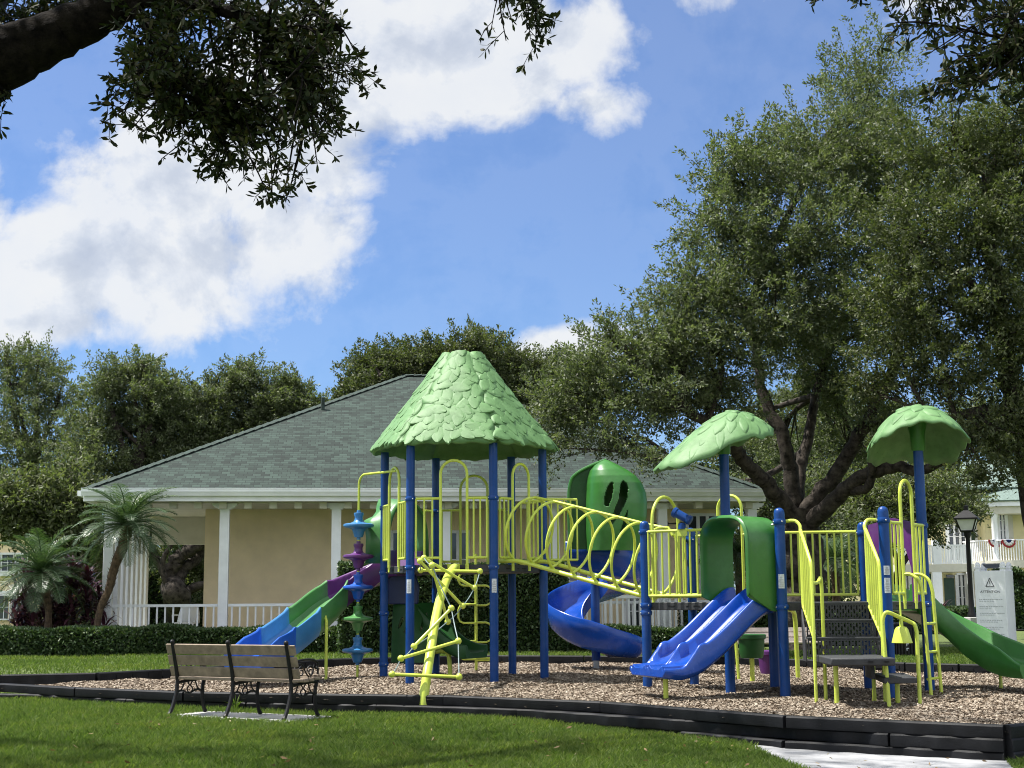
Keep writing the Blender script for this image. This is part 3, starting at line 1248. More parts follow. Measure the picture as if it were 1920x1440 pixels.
# tunnel bridge of hoops ------------------------------------------------------------
e0 = (pC + pD) / 2
e1 = (pG + pH) / 2
lat = Vector((-ax.y, ax.x, 0))
tl = (e1 - e0).length
zf0, zf1 = ZT + .02, ZL + .06


def tun(s_):
    """floor point at s metres along the bridge"""
    k = min(max((s_ - .25) / (tl - .5), 0), 1)
    return e0 + ax * s_ + Vector((0, 0, zf0 + (zf1 - zf0) * k))


bridge = MB()
for sgn in (-1, 1):
    pts = [tun(-.08) + lat * sgn * .35, tun(.22) + lat * sgn * .35, tun(.32) + lat * sgn * .35, tun(tl - .32) + lat * sgn * .35, tun(tl - .22) + lat * sgn * .35, tun(tl + .35) + lat * sgn * .35]
    bridge.tube([q_ + Vector((0, 0, .03)) for q_ in pts], .031, 10)
bro = bridge.build('tunnel_bridge', yel, play, label='sloping crawl tunnel of lime hoops')
mb = MB()
hD = .46
for i in range(7):
    s_ = .20 + i * (tl - .42) / 6
    c_ = tun(s_) + Vector((0, 0, hD + .02))
    pts = [c_ + ax * .10 * math.sin(a_) + lat * hD * math.cos(a_) * 1.26 + Vector((0, 0, 1)) * hD * math.sin(a_) * 1.06 for a_ in [2 * math.pi * j / 36 for j in range(36)]]
    MB().tube(pts, .0205, 8, closed=True).build('hoop', yel, bro)
pts = [tun(.20 + i * (tl - .42) / 6) + Vector((0, 0, 2 * hD + .055)) for i in range(7)]
pts = [q_ + ax * .10 for q_ in pts]
pts = [pts[0] - ax * .02] + pts + [pts[-1] + ax * .10 - Vector((0, 0, .01)), pts[-1] + ax * .16 - Vector((0, 0, .12))]
MB().tube(pts, .0205, 8).build('top_rail', yel, bro)
gate(pG, pH, .22, .78, ZL, 2.05, 2.58, 2, 2, -ax)
# platform to the spiral slide, with its guard rail
SP = Gz(1118, 1254, 0)
SP.z = 0
dn = cs(A0 + 60)
w0, w1 = edge(pD, pE, .12), edge(pD, pE, .88)
tow = (z_at(SP, 0) - (w0 + w1) / 2)
deck([w0 + dn * .06, w0 + Vector((.62, .30, 0)), w1 + Vector((.55, .10, 0)), w1 + dn * .06], ZT, th=.10)
bars_panel(w0 + dn * .10, w0 + Vector((.60, .28, 0)), ZT + .09, 2.72, 6)
bars_panel(w1 + dn * .10, w1 + Vector((.5, .12, 0)), ZT + .09, 2.72, 5)


# slides --------------------------------------------------------------------------
def chute_section(hw, wall, drop=.10, lipw=.035):
    return [(-hw, -drop), (hw, -drop), (hw + lipw, -drop * .2), (hw + lipw, wall - .02), (hw + lipw * .6, wall), (hw + lipw * .1, wall), (hw - .02, wall - .02), (hw - .035, .05), (hw - .09, .008),
            (0, 0), (-hw + .09, .008), (-hw + .035, .05), (-hw + .02, wall - .02), (-hw - lipw * .1, wall), (-hw - lipw * .6, wall), (-hw - lipw, wall - .02), (-hw - lipw, -drop * .2)]


def path_side(path):
    out = []
    m = len(path)
    for i in range(m):
        t_ = path[min(i + 1, m - 1)] - path[max(i - 1, 0)]
        t_.z = 0
        t_.normalize()
        out.append(Vector((t_.y, -t_.x, 0)))
    return out


# tri-colour curved slide at the left of the tower
eAF = (pA + pF) / 2
nAF = cs(A0 + 180)
ctrl = [eAF + nAF * .02 + Vector((0, 0, ZT)), eAF + nAF * .35 + Vector((0, 0, 1.66)), Vector((-2.30, 22.95, 1.48)), Vector((-2.80, 22.72, 1.20)), Vector((-3.10, 22.22, .90)), Vector((-3.34, 21.6, .64)),
        Vector((-3.53, 21.0, .46)), Vector((-3.69, 20.55, .37)), Vector((-3.8, 20.25, .35))]
pth = catmull(ctrl, 7)
sd_ = path_side(pth)
ups = [Vector((0, 0, 1))] * len(pth)
cuts = [0, 21, 31, 40, len(pth) - 1]
for k, (m_, lb) in enumerate(((purp, 'purple upper section of the curved slide'), (gplas2, 'green section of the curved slide'), (lblu, 'light blue section of the curved slide'), (mblu, 'blue bottom section of the curved slide'))):
    i0, i1 = cuts[k], cuts[k + 1]
    secs = []
    for i in range(i0, i1 + 1):
        f_ = i / (len(pth) - 1)
        wl = .27 if f_ < .82 else .27 - .17 * (f_ - .82) / .18
        wl += .03 if i in (i0, i1) and 0 < i < len(pth) - 1 else 0
        secs.append(chute_section(.275, wl, .13))
    MB().sweep(pth[i0:i1 + 1], secs, side=sd_[i0:i1 + 1], upv=ups[i0:i1 + 1]).build('slide_section', m_, play, label=lb, ang=50)
lg = Gz(611, 1274, 0)
mb = MB().tube([Vector((lg.x, lg.y, -.1)), Vector((lg.x, lg.y, .86)), Vector((lg.x - .06, lg.y + .12, 1.02))], .024, 8)
mb.build('slide_leg', yel, play)

# hood over its entry with lobed front edge
hood = MB()
tanAF = Vector((-nAF.y, nAF.x, 0))
vs, fs = [], []
nseg = 20
for j in range(5):
    o_ = .04 + .11 * j
    for i in range(nseg + 1):
        a_ = math.pi * i / nseg
        l = .47 * math.cos(a_)
        zz = 1.75 + .98 * (max(0, math.sin(a_)) ** .55)
        lob = .05 * math.sin(i * 1.25 + j) * j / 4
        vs.append(eAF + nAF * (o_ + lob) + tanAF * (l * (1 + .05 * j)) + Vector((0, 0, zz + .02 * j * math.sin(i * .9))))
for j in range(4):
    for i in range(nseg):
        fs.append((j * (nseg + 1) + i, j * (nseg + 1) + i + 1, (j + 1) * (nseg + 1) + i + 1, (j + 1) * (nseg + 1) + i))
hood.add(vs, fs).build('slide_hood', gplas2, play, solid=.04, ang=60)

# double slide -----------------------------------------------------------------------
eIK = (pI + pK) / 2
nIK = cs(A0 - 120)
prof = [(0, 1.13), (.12, 1.11), (.30, .99), (.52, .81), (.74, .63), (.95, .485), (1.12, .405), (1.28, .365), (1.42, .352), (1.54, .352)]
pth = catmull([eIK + nIK * a_ + Vector((0, 0, b_)) for a_, b_ in prof], 6)
sd_ = path_side(pth)
secs = []
for i in range(len(pth)):
    o_ = (pth[i] - eIK).dot(nIK)
    wl = .19
    if o_ > .98:
        wl = .19 + .03 * math.sin(min(1, (o_ - .98) / .16) * math.pi) - .175 * float(smooth((o_ - 1.08) / .26))
    wl = max(wl, .018)
    dr = .13 - .04 * float(smooth((o_ - 1.3) / .25))
    h_ = .46 - .05 * float(smooth((o_ - 1.36) / .2)) ** 2
    q = .035
    secs.append([(-h_ + .03, -dr), (h_ - .03, -dr), (h_ + q, -dr + .06), (h_ + q, wl - .025), (h_ + q * .6, wl), (h_, wl), (h_ - .03, wl - .03), (h_ - .05, .045), (h_ - .11, .006), (.11, .006), (.055, .045), (.03, wl - .03), (.012, wl),
                 (-.012, wl), (-.03, wl - .03), (-.055, .045), (-.11, .006), (-h_ + .11, .006), (-h_ + .05, .045), (-h_ + .03, wl - .03), (-h_, wl), (-h_ - q * .6, wl), (-h_ - q, wl - .025), (-h_ - q, -dr + .06)])
o = MB().sweep(pth, secs, side=sd_, upv=[Vector((0, 0, 1))] * len(pth)).build('double_slide', bslide, play, ang=60, label='short wide double slide of blue plastic', bevel=0)
md = o.modifiers.new('bevel', 'BEVEL')
md.width = .02
md.segments = 3
md.limit_method = 'ANGLE'
md.angle_limit = R(45)
# scuffed worn lip
q = eIK + nIK * 1.30
MB().tube([Vector((q.x, q.y - .12, -.1)), Vector((q.x, q.y - .12, .26))], .032, 10).build('slide_leg', yel, play)

# green hood arch over the double slide
tIK = Vector((-nIK.y, nIK.x, 0))     # from I towards K
vs, fs = [], []
prof_h = []
for i in range(8):
    prof_h.append((-.535, 1.02 + .82 * i / 7))
for i in range(1, 14):
    a_ = math.pi * (1 - i / 14)
    prof_h.append((.535 * math.copysign(abs(math.cos(a_)) ** .62, math.cos(a_)), 1.84 + .33 * abs(math.sin(a_)) ** .8))
for i in range(8):
    prof_h.append((.535, 1.84 - .82 * i / 7))
outs = [-.03, .0, .10, .22, .34, .42, .45]
for jo, o_ in enumerate(outs):
    for (l, zz) in prof_h:
        z2 = zz
        if zz < 1.25:
            z2 = max(zz, 1.0 + .22 * max(0, (o_ - .05)) / .4)
        flare = (.03 if jo == len(outs) - 1 else 0)
        sl2 = 1 + flare
        fr_ = .06 * (abs(l) / .535) ** 2 * max(0, o_ - .2)
        vs.append(eIK + nIK * (o_ - fr_) + tIK * (l * sl2) + Vector((0, 0, z2 + (.02 if jo == len(outs) - 1 and zz > 1.84 else 0) - .05 * max(0, .15 - o_))))
k = len(prof_h)
for j in range(len(outs) - 1):
    for i in range(k - 1):
        fs.append((j * k + i, j * k + i + 1, (j + 1) * k + i + 1, (j + 1) * k + i))
MB().add(vs, fs).build('slide_hood', gplas, play, solid=.045, ang=60, label='green arched hood over the double slide', bevel=.012)
for zz in (2.07, 1.17):
    q = pK + (pI - pK).normalized() * .11 + nIK * .04
    MB().tube([z_at(pK, zz), z_at(q, zz)], .013, 8).build('bolt', steel, play)

# spiral slide -------------------------------------------------------------------------
keys = [(-128, ZT), (-60, 1.60), (20, 1.38), (110, 1.06), (180, .74), (245, .44), (290, .31), (330, .25), (352, .24)]
ka = [k_[0] for k_ in keys]
kz = [k_[1] for k_ in keys]
pth, sd_, secs = [], [], []
for a_ in range(-128, 353, 6):
    zz = float(np.interp(a_, ka, kz))
    pth.append(SP + cs(a_) * .50 + Vector((0, 0, zz)))
    sd_.append(cs(a_))
for i in range(2):                                  # smooth the height
    zs = [p_.z for p_ in pth]
    for j in range(1, len(pth) - 1):
        pth[j].z = (zs[j - 1] + zs[j] * 2 + zs[j + 1]) / 4
# straight run-out
for d_ in (.12, .24, .34):
    q = SP + cs(352) * .50 + cs(352 + 90) * d_
    pth.append(Vector((q.x, q.y, .24)))
    sd_.append(cs(352))
for i in range(len(pth)):
    f_ = i / (len(pth) - 1)
    wo_ = .42 if f_ < .78 else .42 - .24 * (f_ - .78) / .22
    wi = .20 if f_ < .9 else .14
    secs.append([(-.27, -.05), (.20, -.06), (.29, .02), (.35, wo_ * .6), (.36, wo_), (.345, wo_ + .015), (.325, wo_), (.30, wo_ * .55), (.23, .06), (.12, .012), (-.12, .008), (-.21, .05), (-.255, wi), (-.27, wi + .012), (-.285, wi)])
MB().sweep(pth, secs, side=sd_, upv=[Vector((0, 0, 1))] * len(pth)).build('spiral_slide', bslide, play, ang=60, label='blue spiral slide winding down round its pole')
MB().lathe(SP, [(.075, .14), (.075, 1.75)], 18).build('post', blu, play)
MB().lathe(SP, [(.05, -.1), (.05, .15)], 12).build('slide_leg', steel, play)

# green hood of the spiral slide
vs, fs = [], []
lev = [(1033, 1100, 1193), (1015, 1099, 1199), (995, 1098, 1205), (970, 1098, 1210), (945, 1098, 1211), (925, 1099, 1209), (908, 1100, 1202), (895, 1102, 1192), (883, 1106, 1176), (873, 1114, 1158), (864, 1129, 1141)]
NZ, NA = 120, 200
lz = [W(1155, l_[0], 23.3).z for l_ in lev][::-1]
lx0 = [W(l_[1], l_[0], 23.45).x for l_ in lev][::-1]
lx1 = [W(l_[2], l_[0], 23.45).x for l_ in lev][::-1]
order = np.argsort(lz)
lzs, l0s, l1s = np.array(lz)[order], np.array(lx0)[order], np.array(lx1)[order]
slotA = [(1134, 950), (1134, 930), (1139, 913), (1146, 904), (1150, 905), (1150, 918), (1147, 935), (1141, 950)]
slotB = [(1155, 948), (1160, 935), (1162, 918), (1164, 905), (1169, 901), (1175, 906), (1178, 918), (1176, 934), (1169, 950), (1161, 965), (1152, 978), (1147, 985), (1144, 980), (1149, 964)]
slotC = [(1160, 1003), (1166, 985), (1172, 965), (1177, 955), (1177, 970), (1172, 990), (1163, 1008)]
slots_w = []
for sl_ in (slotA, slotB, slotC):
    slots_w.append(np.array([(W(x_, y_, 22.93).x, W(x_, y_, 22.93).z) for x_, y_ in sl_]))
YC = 23.45
for i in range(NZ + 1):
    zz = lzs[0] + (lzs[-1] - lzs[0]) * i / NZ
    a0_, a1_ = np.interp(zz, lzs, l0s), np.interp(zz, lzs, l1s)
    cx_, rx_ = (a0_ + a1_) / 2, (a1_ - a0_) / 2
    for j in range(NA):
        q = 2 * math.pi * j / NA
        c_, s_ = math.cos(q), math.sin(q)
        e_ = 1 / (abs(c_) ** 2.5 + abs(s_) ** 2.5) ** .4
        vs.append(Vector((cx_ + rx_ * c_ * e_, YC + .55 * (rx_ / .5) ** .6 * s_ * e_, zz)))
for i in range(NZ):
    for j in range(NA):
        j2 = (j + 1) % NA
        f_ = (i * NA + j, i * NA + j2, (i + 1) * NA + j2, (i + 1) * NA + j)
        c_ = (vs[f_[0]] + vs[f_[2]]) / 2
        ang_ = 360 * (j + .5) / NA
        if 140 < ang_ < 198 and c_.z < 2.95:       # entry opening towards the tower
            continue
        if ang_ > 180 and any(sdist(np.array([c_.x]), np.array([c_.z]), s__)[0] < 0 for s__ in slots_w):
            continue
        if 20 < ang_ < 110 and c_.z < 2.2:
            continue
        fs.append(f_)
fs.append(tuple(NZ * NA + j for j in range(NA)))
MB().add(vs, fs).build('slide_hood', gplas, play, solid=.03, ang=50, label='tall green bubble hood of the spiral slide')
# lobed rim panel beside the entry, the hood's inner shade painted into its green
mb = MB()
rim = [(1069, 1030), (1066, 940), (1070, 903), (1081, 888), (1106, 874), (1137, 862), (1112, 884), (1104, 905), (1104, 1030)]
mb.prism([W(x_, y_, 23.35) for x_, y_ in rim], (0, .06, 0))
rimo = mb.build('hood_side', gshade, play)
MB().tube(catmull([W(x_, y_, 23.33) for x_, y_ in rim[:6]], 5), .026, 8).build('hood_rim', gplas, rimo)

# moulded climber and green slide under the tower back edge -----------------------------------
cw_ = catmull([W(788, 1070, 23.6), W(770, 1115, 23.8), W(765, 1150, 24.0)], 5)
mb = MB()
sec = [(-.28, 0), (.28, 0), (.30, .02), (.30, .05), (-.30, .05), (-.30, .02)]
vs = []
pnl = [(728, 1076), (778, 1072), (786, 1100), (784, 1133), (727, 1133)]
MB().prism([W(x_, y_, 22.75) for x_, y_ in pnl], (0, .10, 0)).build('climber_panel', navy, play, bevel=.02)
NX_, NZ_ = 110, 120
p00, p10, p01 = W(734, 1243, 22.55), W(812, 1243, 22.55), W(738, 1131, 22.8)
sl2 = [[(746, 1176), (751, 1160), (756, 1157), (757, 1163), (752, 1176), (748, 1180)], [(757, 1186), (765, 1163), (771, 1155), (773, 1161), (768, 1176), (761, 1188)], [(786, 1182), (791, 1160), (798, 1148), (800, 1154), (795, 1172), (789, 1184)]]
sl2w = [np.array([((W(x_, y_, 22.65).x - p00.x) / (p10.x - p00.x), (W(x_, y_, 22.65).z - p00.z) / (p01.z - p00.z)) for x_, y_ in s_]) for s_ in sl2]
vs, fs = [], []
for i in range(NZ_ + 1):
    for j in range(NX_ + 1):
        u_, v_ = j / NX_, i / NZ_
        ex = .10 * (1 - v_) * 0
        q = p00 + (p10 - p00) * u_ + (p01 - p00) * v_
        q.y += .10 * (2 * u_ - 1) ** 2 - .05 * math.sin(v_ * 3.1)
        vs.append(q)
for i in range(NZ_):
    for j in range(NX_):
        u_, v_ = (j + .5) / NX_, (i + .5) / NZ_
        if any(sdist(np.array([u_]), np.array([v_]), s_)[0] < 0 for s_ in sl2w):
            continue
        fs.append((i * (NX_ + 1) + j, i * (NX_ + 1) + j + 1, (i + 1) * (NX_ + 1) + j + 1, (i + 1) * (NX_ + 1) + j))
MB().add(vs, fs).build('climber_panel', gshade, play, solid=.05, label='green slotted panel under the tower, coloured as shaded')  # shade below the deck is painted into this green
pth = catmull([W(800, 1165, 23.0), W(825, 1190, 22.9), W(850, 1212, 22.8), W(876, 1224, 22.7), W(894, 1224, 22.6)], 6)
MB().sweep(pth, [chute_section(.26, .24 - .12 * i / (len(pth) - 1), .08) for i in range(len(pth))], upv=[Vector((0, 0, 1))] * len(pth)).build('short_slide', gshade, play, ang=60)  # slide green darkened to carry the tower's shade
q = W(842, 1225, 22.8)
mb = MB().tube(catmull([Vector((q.x - .25, q.y, .36)), Vector((q.x - .08, q.y, .38)), Vector((q.x, q.y, .28)), Vector((q.x + .02, q.y, -.1))], 5), .036, 10)
mb.build('slide_leg', yel, play)

# lower deck guard rails ------------------------------------------------------------------------
nGI = cs(A0 - 90)
bars_panel(edge(pG, pI, .07), edge(pG, pI, .93), ZL + .09, 2.07, 11, out=nGI * .05, rb=.0135)
mid = (pG + pI) / 2 + nGI * .06
mb = MB().box((mid.x, mid.y, 2.05), (.15, .02, .10), rz=math.atan2((pI - pG).y, (pI - pG).x))
tel = mb.build('telescope', yel, play, label='blue toy telescope on the rail')
tb = z_at(mid, 2.13)
MB().lathe(tb, [(.055, -.04), (.05, .03), (.03, .04)], 12).build('telescope_foot', blu, tel)
dv = Vector((.70, -.35, -.42)).normalized()
Mt = dv.to_track_quat('Z', 'Y').to_matrix()
MB().lathe(tb + Vector((0, 0, .13)), [(.064, -.13), (.070, -.125), (.070, -.085), (.060, -.075), (.056, .09), (.064, .10), (.066, .135), (.05, .145)], 16, M=Mt).build('telescope_tube', blu, tel)
MB().lathe(tb + Vector((0, 0, .13)) - dv * .13, [(.045, -.004), (.045, .002)], 14, M=Mt).build('telescope_lens', lamp_g, tel)
bars_panel(edge(pH, pJ, .07), edge(pH, pJ, .36), ZL + .09, 2.05, 4)
bars_panel(edge(pH, pJ, .66), edge(pH, pJ, .93), ZL + .09, 2.05, 4)
arch(edge(pH, pJ, .36), edge(pH, pJ, .66), ZL, 2.60)
bars_panel(edge(pJ, pL, .07), edge(pJ, pL, .93), ZL + .09, 2.06, 12)
gate(pM, pN, .36, .66, ZL, 2.08, 2.62, 4, 4, cs(A0))

# stairs between the two front posts --------------------------------------------------------------
nS = cs(A0 - 55)
eS = (pK + pM) / 2
tS = (pM - pK).normalized()


def st(l, o_, z_):
    return eS + tS * l + nS * o_ + Vector((0, 0, z_))


def perforated(P0, U, V_, nu, nv, name, par):
    """sheet with staggered upright slots"""
    vs, fs = [], []
    for i in range(nv + 1):
        for j in range(nu + 1):
            vs.append(P0 + U * (j / nu) + V_ * (i / nv))
    for i in range(nv):
        for j in range(nu):
            hole = (j % 2 == 1) and 0 < j < nu - 1 and (((i + (3 if (j // 2) % 2 else 0)) % 6) not in (0, 1)) and 0 < i < nv - 1
            if not hole:
                fs.append((i * (nu + 1) + j, i * (nu + 1) + j + 1, (i + 1) * (nu + 1) + j + 1, (i + 1) * (nu + 1) + j))
    return MB().add(vs, fs).build(name, dblk, par, smooth=False, solid=.008)


stair = MB()
for k, (o_, zz) in enumerate(((.04, ZL), (.26, .925), (.48, .725))):
    stair.prism([st(-.37 - .03 * k, o_ - .03, zz - .025), st(.37 + .03 * k, o_ - .03, zz - .025), st(.37 + .03 * k, o_ + .10, zz - .025), st(-.37 - .03 * k, o_ + .10, zz - .025)], (0, 0, .025))
stair = stair.build('stair', dblk, play, bevel=.004, label='black perforated steps')
for k, (o_, zb, zt_) in enumerate(((.14, .925, ZL - .025), (.36, .725, .90), (.58, .50, .70))):
    hw = .37 + .03 * k
    perforated(st(-hw, o_, zb), tS * 2 * hw, Vector((0, 0, zt_ - zb)) + nS * 0.0, 46, 13, 'riser', stair)
for sg in (-1, 1):
    MB().prism([st(sg * .38, -.02, ZL - .2), st(sg * .38, .0, ZL), st(sg * .40, .17, ZL - .2), st(sg * .44, .58, .70), st(sg * .44, .58, .45), st(sg * .44, .40, .45)], tS * (.018 * sg)).build('stringer', dblk, stair)
# transfer platforms
plat = MB()
plat.box(st(.0, 1.08, .485), (.70, .92, .085), rz=math.atan2(nS.x, -nS.y))
plat = plat.build('transfer_platform', dblk, play, bevel=.015)
for l in (-.26, -.09, .08, .25):
    MB().box(st(l, 1.541, .487), (.055, .008, .02), rz=math.atan2(nS.x, -nS.y)).build('slot', iron, plat)
q0 = Gz(1695, 1262, .30)
plat2 = MB().box((4.31, 16.42, .275), (.36, .95, .07), rz=math.atan2(tS.y, tS.x)).build('transfer_platform', dblk, play, bevel=.012, label='lower black transfer step')
MB().box((4.08, 16.6, .36), (.04, .6, .18), rz=math.atan2(tS.y, tS.x)).build('side_plate', dblk, plat2)
for (x_, y_) in ((4.36, 16.5),):
    MB().tube([Vector((x_, y_, -.1)), Vector((x_, y_, .26))], .028, 10).build('platform_leg', yel, plat2)
MB().tube([st(-.2, 1.0, -.1), st(-.2, 1.0, .46)], .028, 10).build('platform_leg', yel, plat)
MB().tube([st(.33, .45, -.1), st(.33, .45, .46)], .024, 10).build('platform_leg', yel, plat)

# stair hand rails: sloping barred panels with long uprights to the ground
for sg in (-1, 1):
    l0 = -.39 if sg < 0 else .38
    mb = MB()
    top = [st(l0 * 1.5, -.02, 2.10), st(l0 * 1.15, .03, 2.11), st(l0, .08, 2.05), st(l0, .11, 1.98)]
    mb.tube(catmull(top, 4), .021, 8)
    P = [st(l0, .11, 1.99), st(l0, .74, 1.60)]
    mb.tube([P[0], st(l0, .13, 1.985), P[1], st(l0, .78, 1.53), st(l0, .78, -.1)], .021, 8)
    mb.tube([st(l0, .11, 1.99), st(l0, .11, 1.12), st(l0, .14, 1.06)], .019, 8)
    mb.tube([st(l0, .14, 1.07), st(l0, .78, .72)], .017, 8)
    for k in range(1, 6):
        o_ = .11 + .67 * k / 6
        mb.tube([st(l0, o_, 1.99 - .39 * (o_ - .13) / .61), st(l0, o_, 1.07 - .35 * (o_ - .14) / .64)], .0135, 8)
    mb.build('stair_rail', yel, play)
mb = MB()
a_ = st(-.39, .78, 1.30)
lo_ = Gz(1549, 1317, -.03)
a_.z = W(1524, 1094, a_.y).z
mb.tube(catmull([a_, a_ + (z_at(lo_, a_.z) - a_) * .6 + Vector((0, 0, .012)), z_at(lo_, a_.z - .015) + (a_ - lo_) * .06, z_at(lo_, a_.z - .10)], 4) + [Vector((lo_.x, lo_.y, -.1))], .0215, 8)
mb.build('hand_loop', yel, play)

# handle loop and bell
l1, l2 = Gz(1668, 1324, 0), Gz(1725, 1321, 0)
t1, t2 = W(1654, 1150, l1.y + .1), W(1718, 1168, l2.y + .1)
mb = MB()
pts = [Vector((l1.x, l1.y, -.1)), t1 + Vector((0, 0, -.10)), t1 + Vector((.015, 0, -.03)), t1 + Vector((.06, 0, .01)), t1 + (t2 - t1) * .5 + Vector((0, 0, .012)), t2 + Vector((-.07, 0, .012)), t2 + Vector((-.02, 0, -.02)), t2 + Vector((0, 0, -.10)), Vector((l2.x, l2.y, -.1))]
mb.tube([pts[0]] + catmull(pts[1:-1], 4) + [pts[-1]], .0225, 10)
hl = mb.build('hand_loop', yel, play)
bt = t1 + (t2 - t1) * .55
MB().lathe(bt + Vector((0, 0, -.27)), [(.110, .0), (.114, .006), (.075, .15), (.055, .178), (.022, .186), (.020, .27)], 20).build('bell', yel, play)
MB().tube([bt, bt + Vector((0, .02, .28))], .010, 6).build('bell_hanger', yel, play)

# ladder at the right front edge
eMN = (pM + pN) / 2
nMN = cs(A0)
tMN = (pN - pM).normalized()
mb = MB()
for sg in (-1, 1):
    q = eMN + nMN * .27 + tMN * (.17 * sg)
    arc = [eMN + nMN * .05 + tMN * (.17 * sg) + Vector((0, 0, 1.46)), eMN + nMN * .14 + tMN * (.17 * sg) + Vector((0, 0, 1.45)), eMN + nMN * .23 + tMN * (.17 * sg) + Vector((0, 0, 1.38)), q + Vector((0, 0, 1.24))]
    mb.tube(catmull(arc, 5) + [q + nMN * .05 + Vector((0, 0, -.1))], .0215, 8)
lad = mb.build('ladder', yel, play)
for zz in (.86, .52, .2):
    q = eMN + nMN * .285
    MB().tube([q - tMN * .17 + Vector((0, 0, zz)), q + tMN * .17 + Vector((0, 0, zz))], .017, 8).build('rung', yel, lad)

# purple slide front with arch cut-out and green slide on the right
tNL = (pL - pN).normalized()
nNL = cs(A0 + 60)
mb = MB()
zt_ = 2.12
outl = [(.10, 1.12), (.10, zt_), (.5, zt_ + .09), (.90, zt_ + .02), (.90, 1.12), (.80, 1.12), (.80, 1.55), (.72, 1.80), (.5, 1.90), (.28, 1.80), (.20, 1.55), (.20, 1.12)]
# split into three convex-ish pieces joined flush at their seams
full = [edge(pN, pL, s_) for s_, _ in outl]
mb.prism([z_at(f_, z_) for f_, (_, z_) in zip(full, outl)], nNL * .05)
mb.build('slide_front', purp, play, label='purple slide entry panel with arched cut-out')
ctrl = [(pN + pL) / 2 + nNL * .04 + Vector((0, 0, ZL)), (pN + pL) / 2 + nNL * .22 + Vector((0, 0, 1.09)), Vector((5.54, 18.92, .86)), Vector((5.85, 18.82, .62)), Vector((6.12, 18.60, .43)), Vector((6.30, 18.34, .33)), Vector((6.42, 18.08, .30)), Vector((6.50, 17.85, .30))]
pth = catmull(ctrl, 7)
secs = []
for i in range(len(pth)):
    f_ = i / (len(pth) - 1)
    wl = .22 + .05 * math.sin(min(1, f_ / .8) * math.pi) - .17 * float(smooth((f_ - .72) / .28))
    secs.append(chute_section(.27, max(wl, .05), .12, .04))
MB().sweep(pth, secs, side=path_side(pth), upv=[Vector((0, 0, 1))] * len(pth)).build('curved_slide', gplas, play, ang=60, label='dark green slide curving down to the right')
lg = Gz(1877, 1291, 0)
MB().tube([Vector((lg.x, lg.y, -.1)), Vector((lg.x, lg.y, .24))], .024, 8).build('slide_leg', yel, play)

# stepping pods and bent pole behind the lower deck
for (px, py, zc, m_, yb) in ((1411, 1275, .66, gshade, 20.9), (1447, 1270, .40, purp, 21.6)):  # green pod has the deck shade painted into its colour
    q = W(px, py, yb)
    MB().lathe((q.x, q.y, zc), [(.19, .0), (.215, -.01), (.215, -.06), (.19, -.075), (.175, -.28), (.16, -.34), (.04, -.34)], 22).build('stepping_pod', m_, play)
    MB().tube([Vector((q.x, q.y, -.1)), Vector((q.x, q.y, zc - .3))], .036, 10).build('pod_post', yel, play)
q = Gz(1386, 1273, 0)
MB().tube([Vector((q.x, q.y, -.1)), Vector((q.x - .05, q.y + .05, 1.05))], .024, 8).build('bent_pole', yel, play)
q = Gz(1497, 1275, 0)
MB().tube(catmull([Vector((q.x - .16, q.y - .25, 1.02)), Vector((q.x - .06, q.y - .10, .98)), Vector((q.x - .02, q.y - .02, .86)), Vector((q.x - .01, q.y, .5)), Vector((q.x, q.y, -.1))], 5), .034, 10).build('bent_pole', yel, play)
# ------------------------------------------------------------------ clubhouse
shing = bpy.data.materials.new('green_shingle')
shing.use_nodes = True
t = NT(shing.node_tree)
p = shing.node_tree.nodes['Principled BSDF']
uvn = t.n('ShaderNodeUVMap').outputs[0]
mp = t.n('ShaderNodeMapping')
t.put(mp.inputs[0], uvn)
br = t.n('ShaderNodeTexBrick')
t.put(br.inputs['Vector'], mp.outputs[0])
br.offset = .37
br.inputs['Color1'].default_value = (.008, .0165, .0135, 1)
br.inputs['Color2'].default_value = (.034, .057, .047, 1)
br.inputs['Mortar'].default_value = (.006, .011, .010, 1)
br.inputs['Scale'].default_value = 1
br.inputs['Mortar Size'].default_value = .006
br.inputs['Mortar Smooth'].default_value = .3
br.inputs['Brick Width'].default_value = .19
br.inputs['Row Height'].default_value = .125
nz = t.noise(uvn, 3.0, 5, .6)
nz2 = t.noise(uvn, 90, 3, .6)
c1 = t.mix(.55, br.outputs[0], t.ramp(t.m('ADD', t.m('MULTIPLY', nz, .6), t.m('MULTIPLY', nz2, .4)), [(.3, (.55, .64, .60)), (.7, (1.12, 1.2, 1.15))]), 'MULTIPLY')
t.put(p.inputs['Base Color'], c1)
p.inputs['Roughness'].default_value = .92
b = t.n('ShaderNodeBump')
b.inputs['Strength'].default_value = .7
b.inputs['Distance'].default_value = .02
t.put(b.inputs['Height'], br.outputs['Fac'])
b.invert = True
t.put(p.inputs['Normal'], b.outputs[0])

YAW = R(6)
he = Vector((math.cos(YAW), math.sin(YAW), 0))
hm = Vector((-math.sin(YAW), math.cos(YAW), 0))
HO = W(156, 917, 30.6)
ZE = HO.z
HO = Vector((HO.x, HO.y, 0))


def hp(s_, d, z):
    return HO + he * s_ + hm * d + Vector((0, 0, z))


def s_at(px, d, py=930):
    rd = ray(px, py)
    q = HO + hm * d
    # (q + he*s) x rd = 0 in plan
    return -(q.x * rd.y - q.y * rd.x) / (he.x * rd.y - he.y * rd.x)


def hz(px, py, d):
    s_ = s_at(px, d, py)
    return W(px, py, (HO + he * s_ + hm * d).y).z


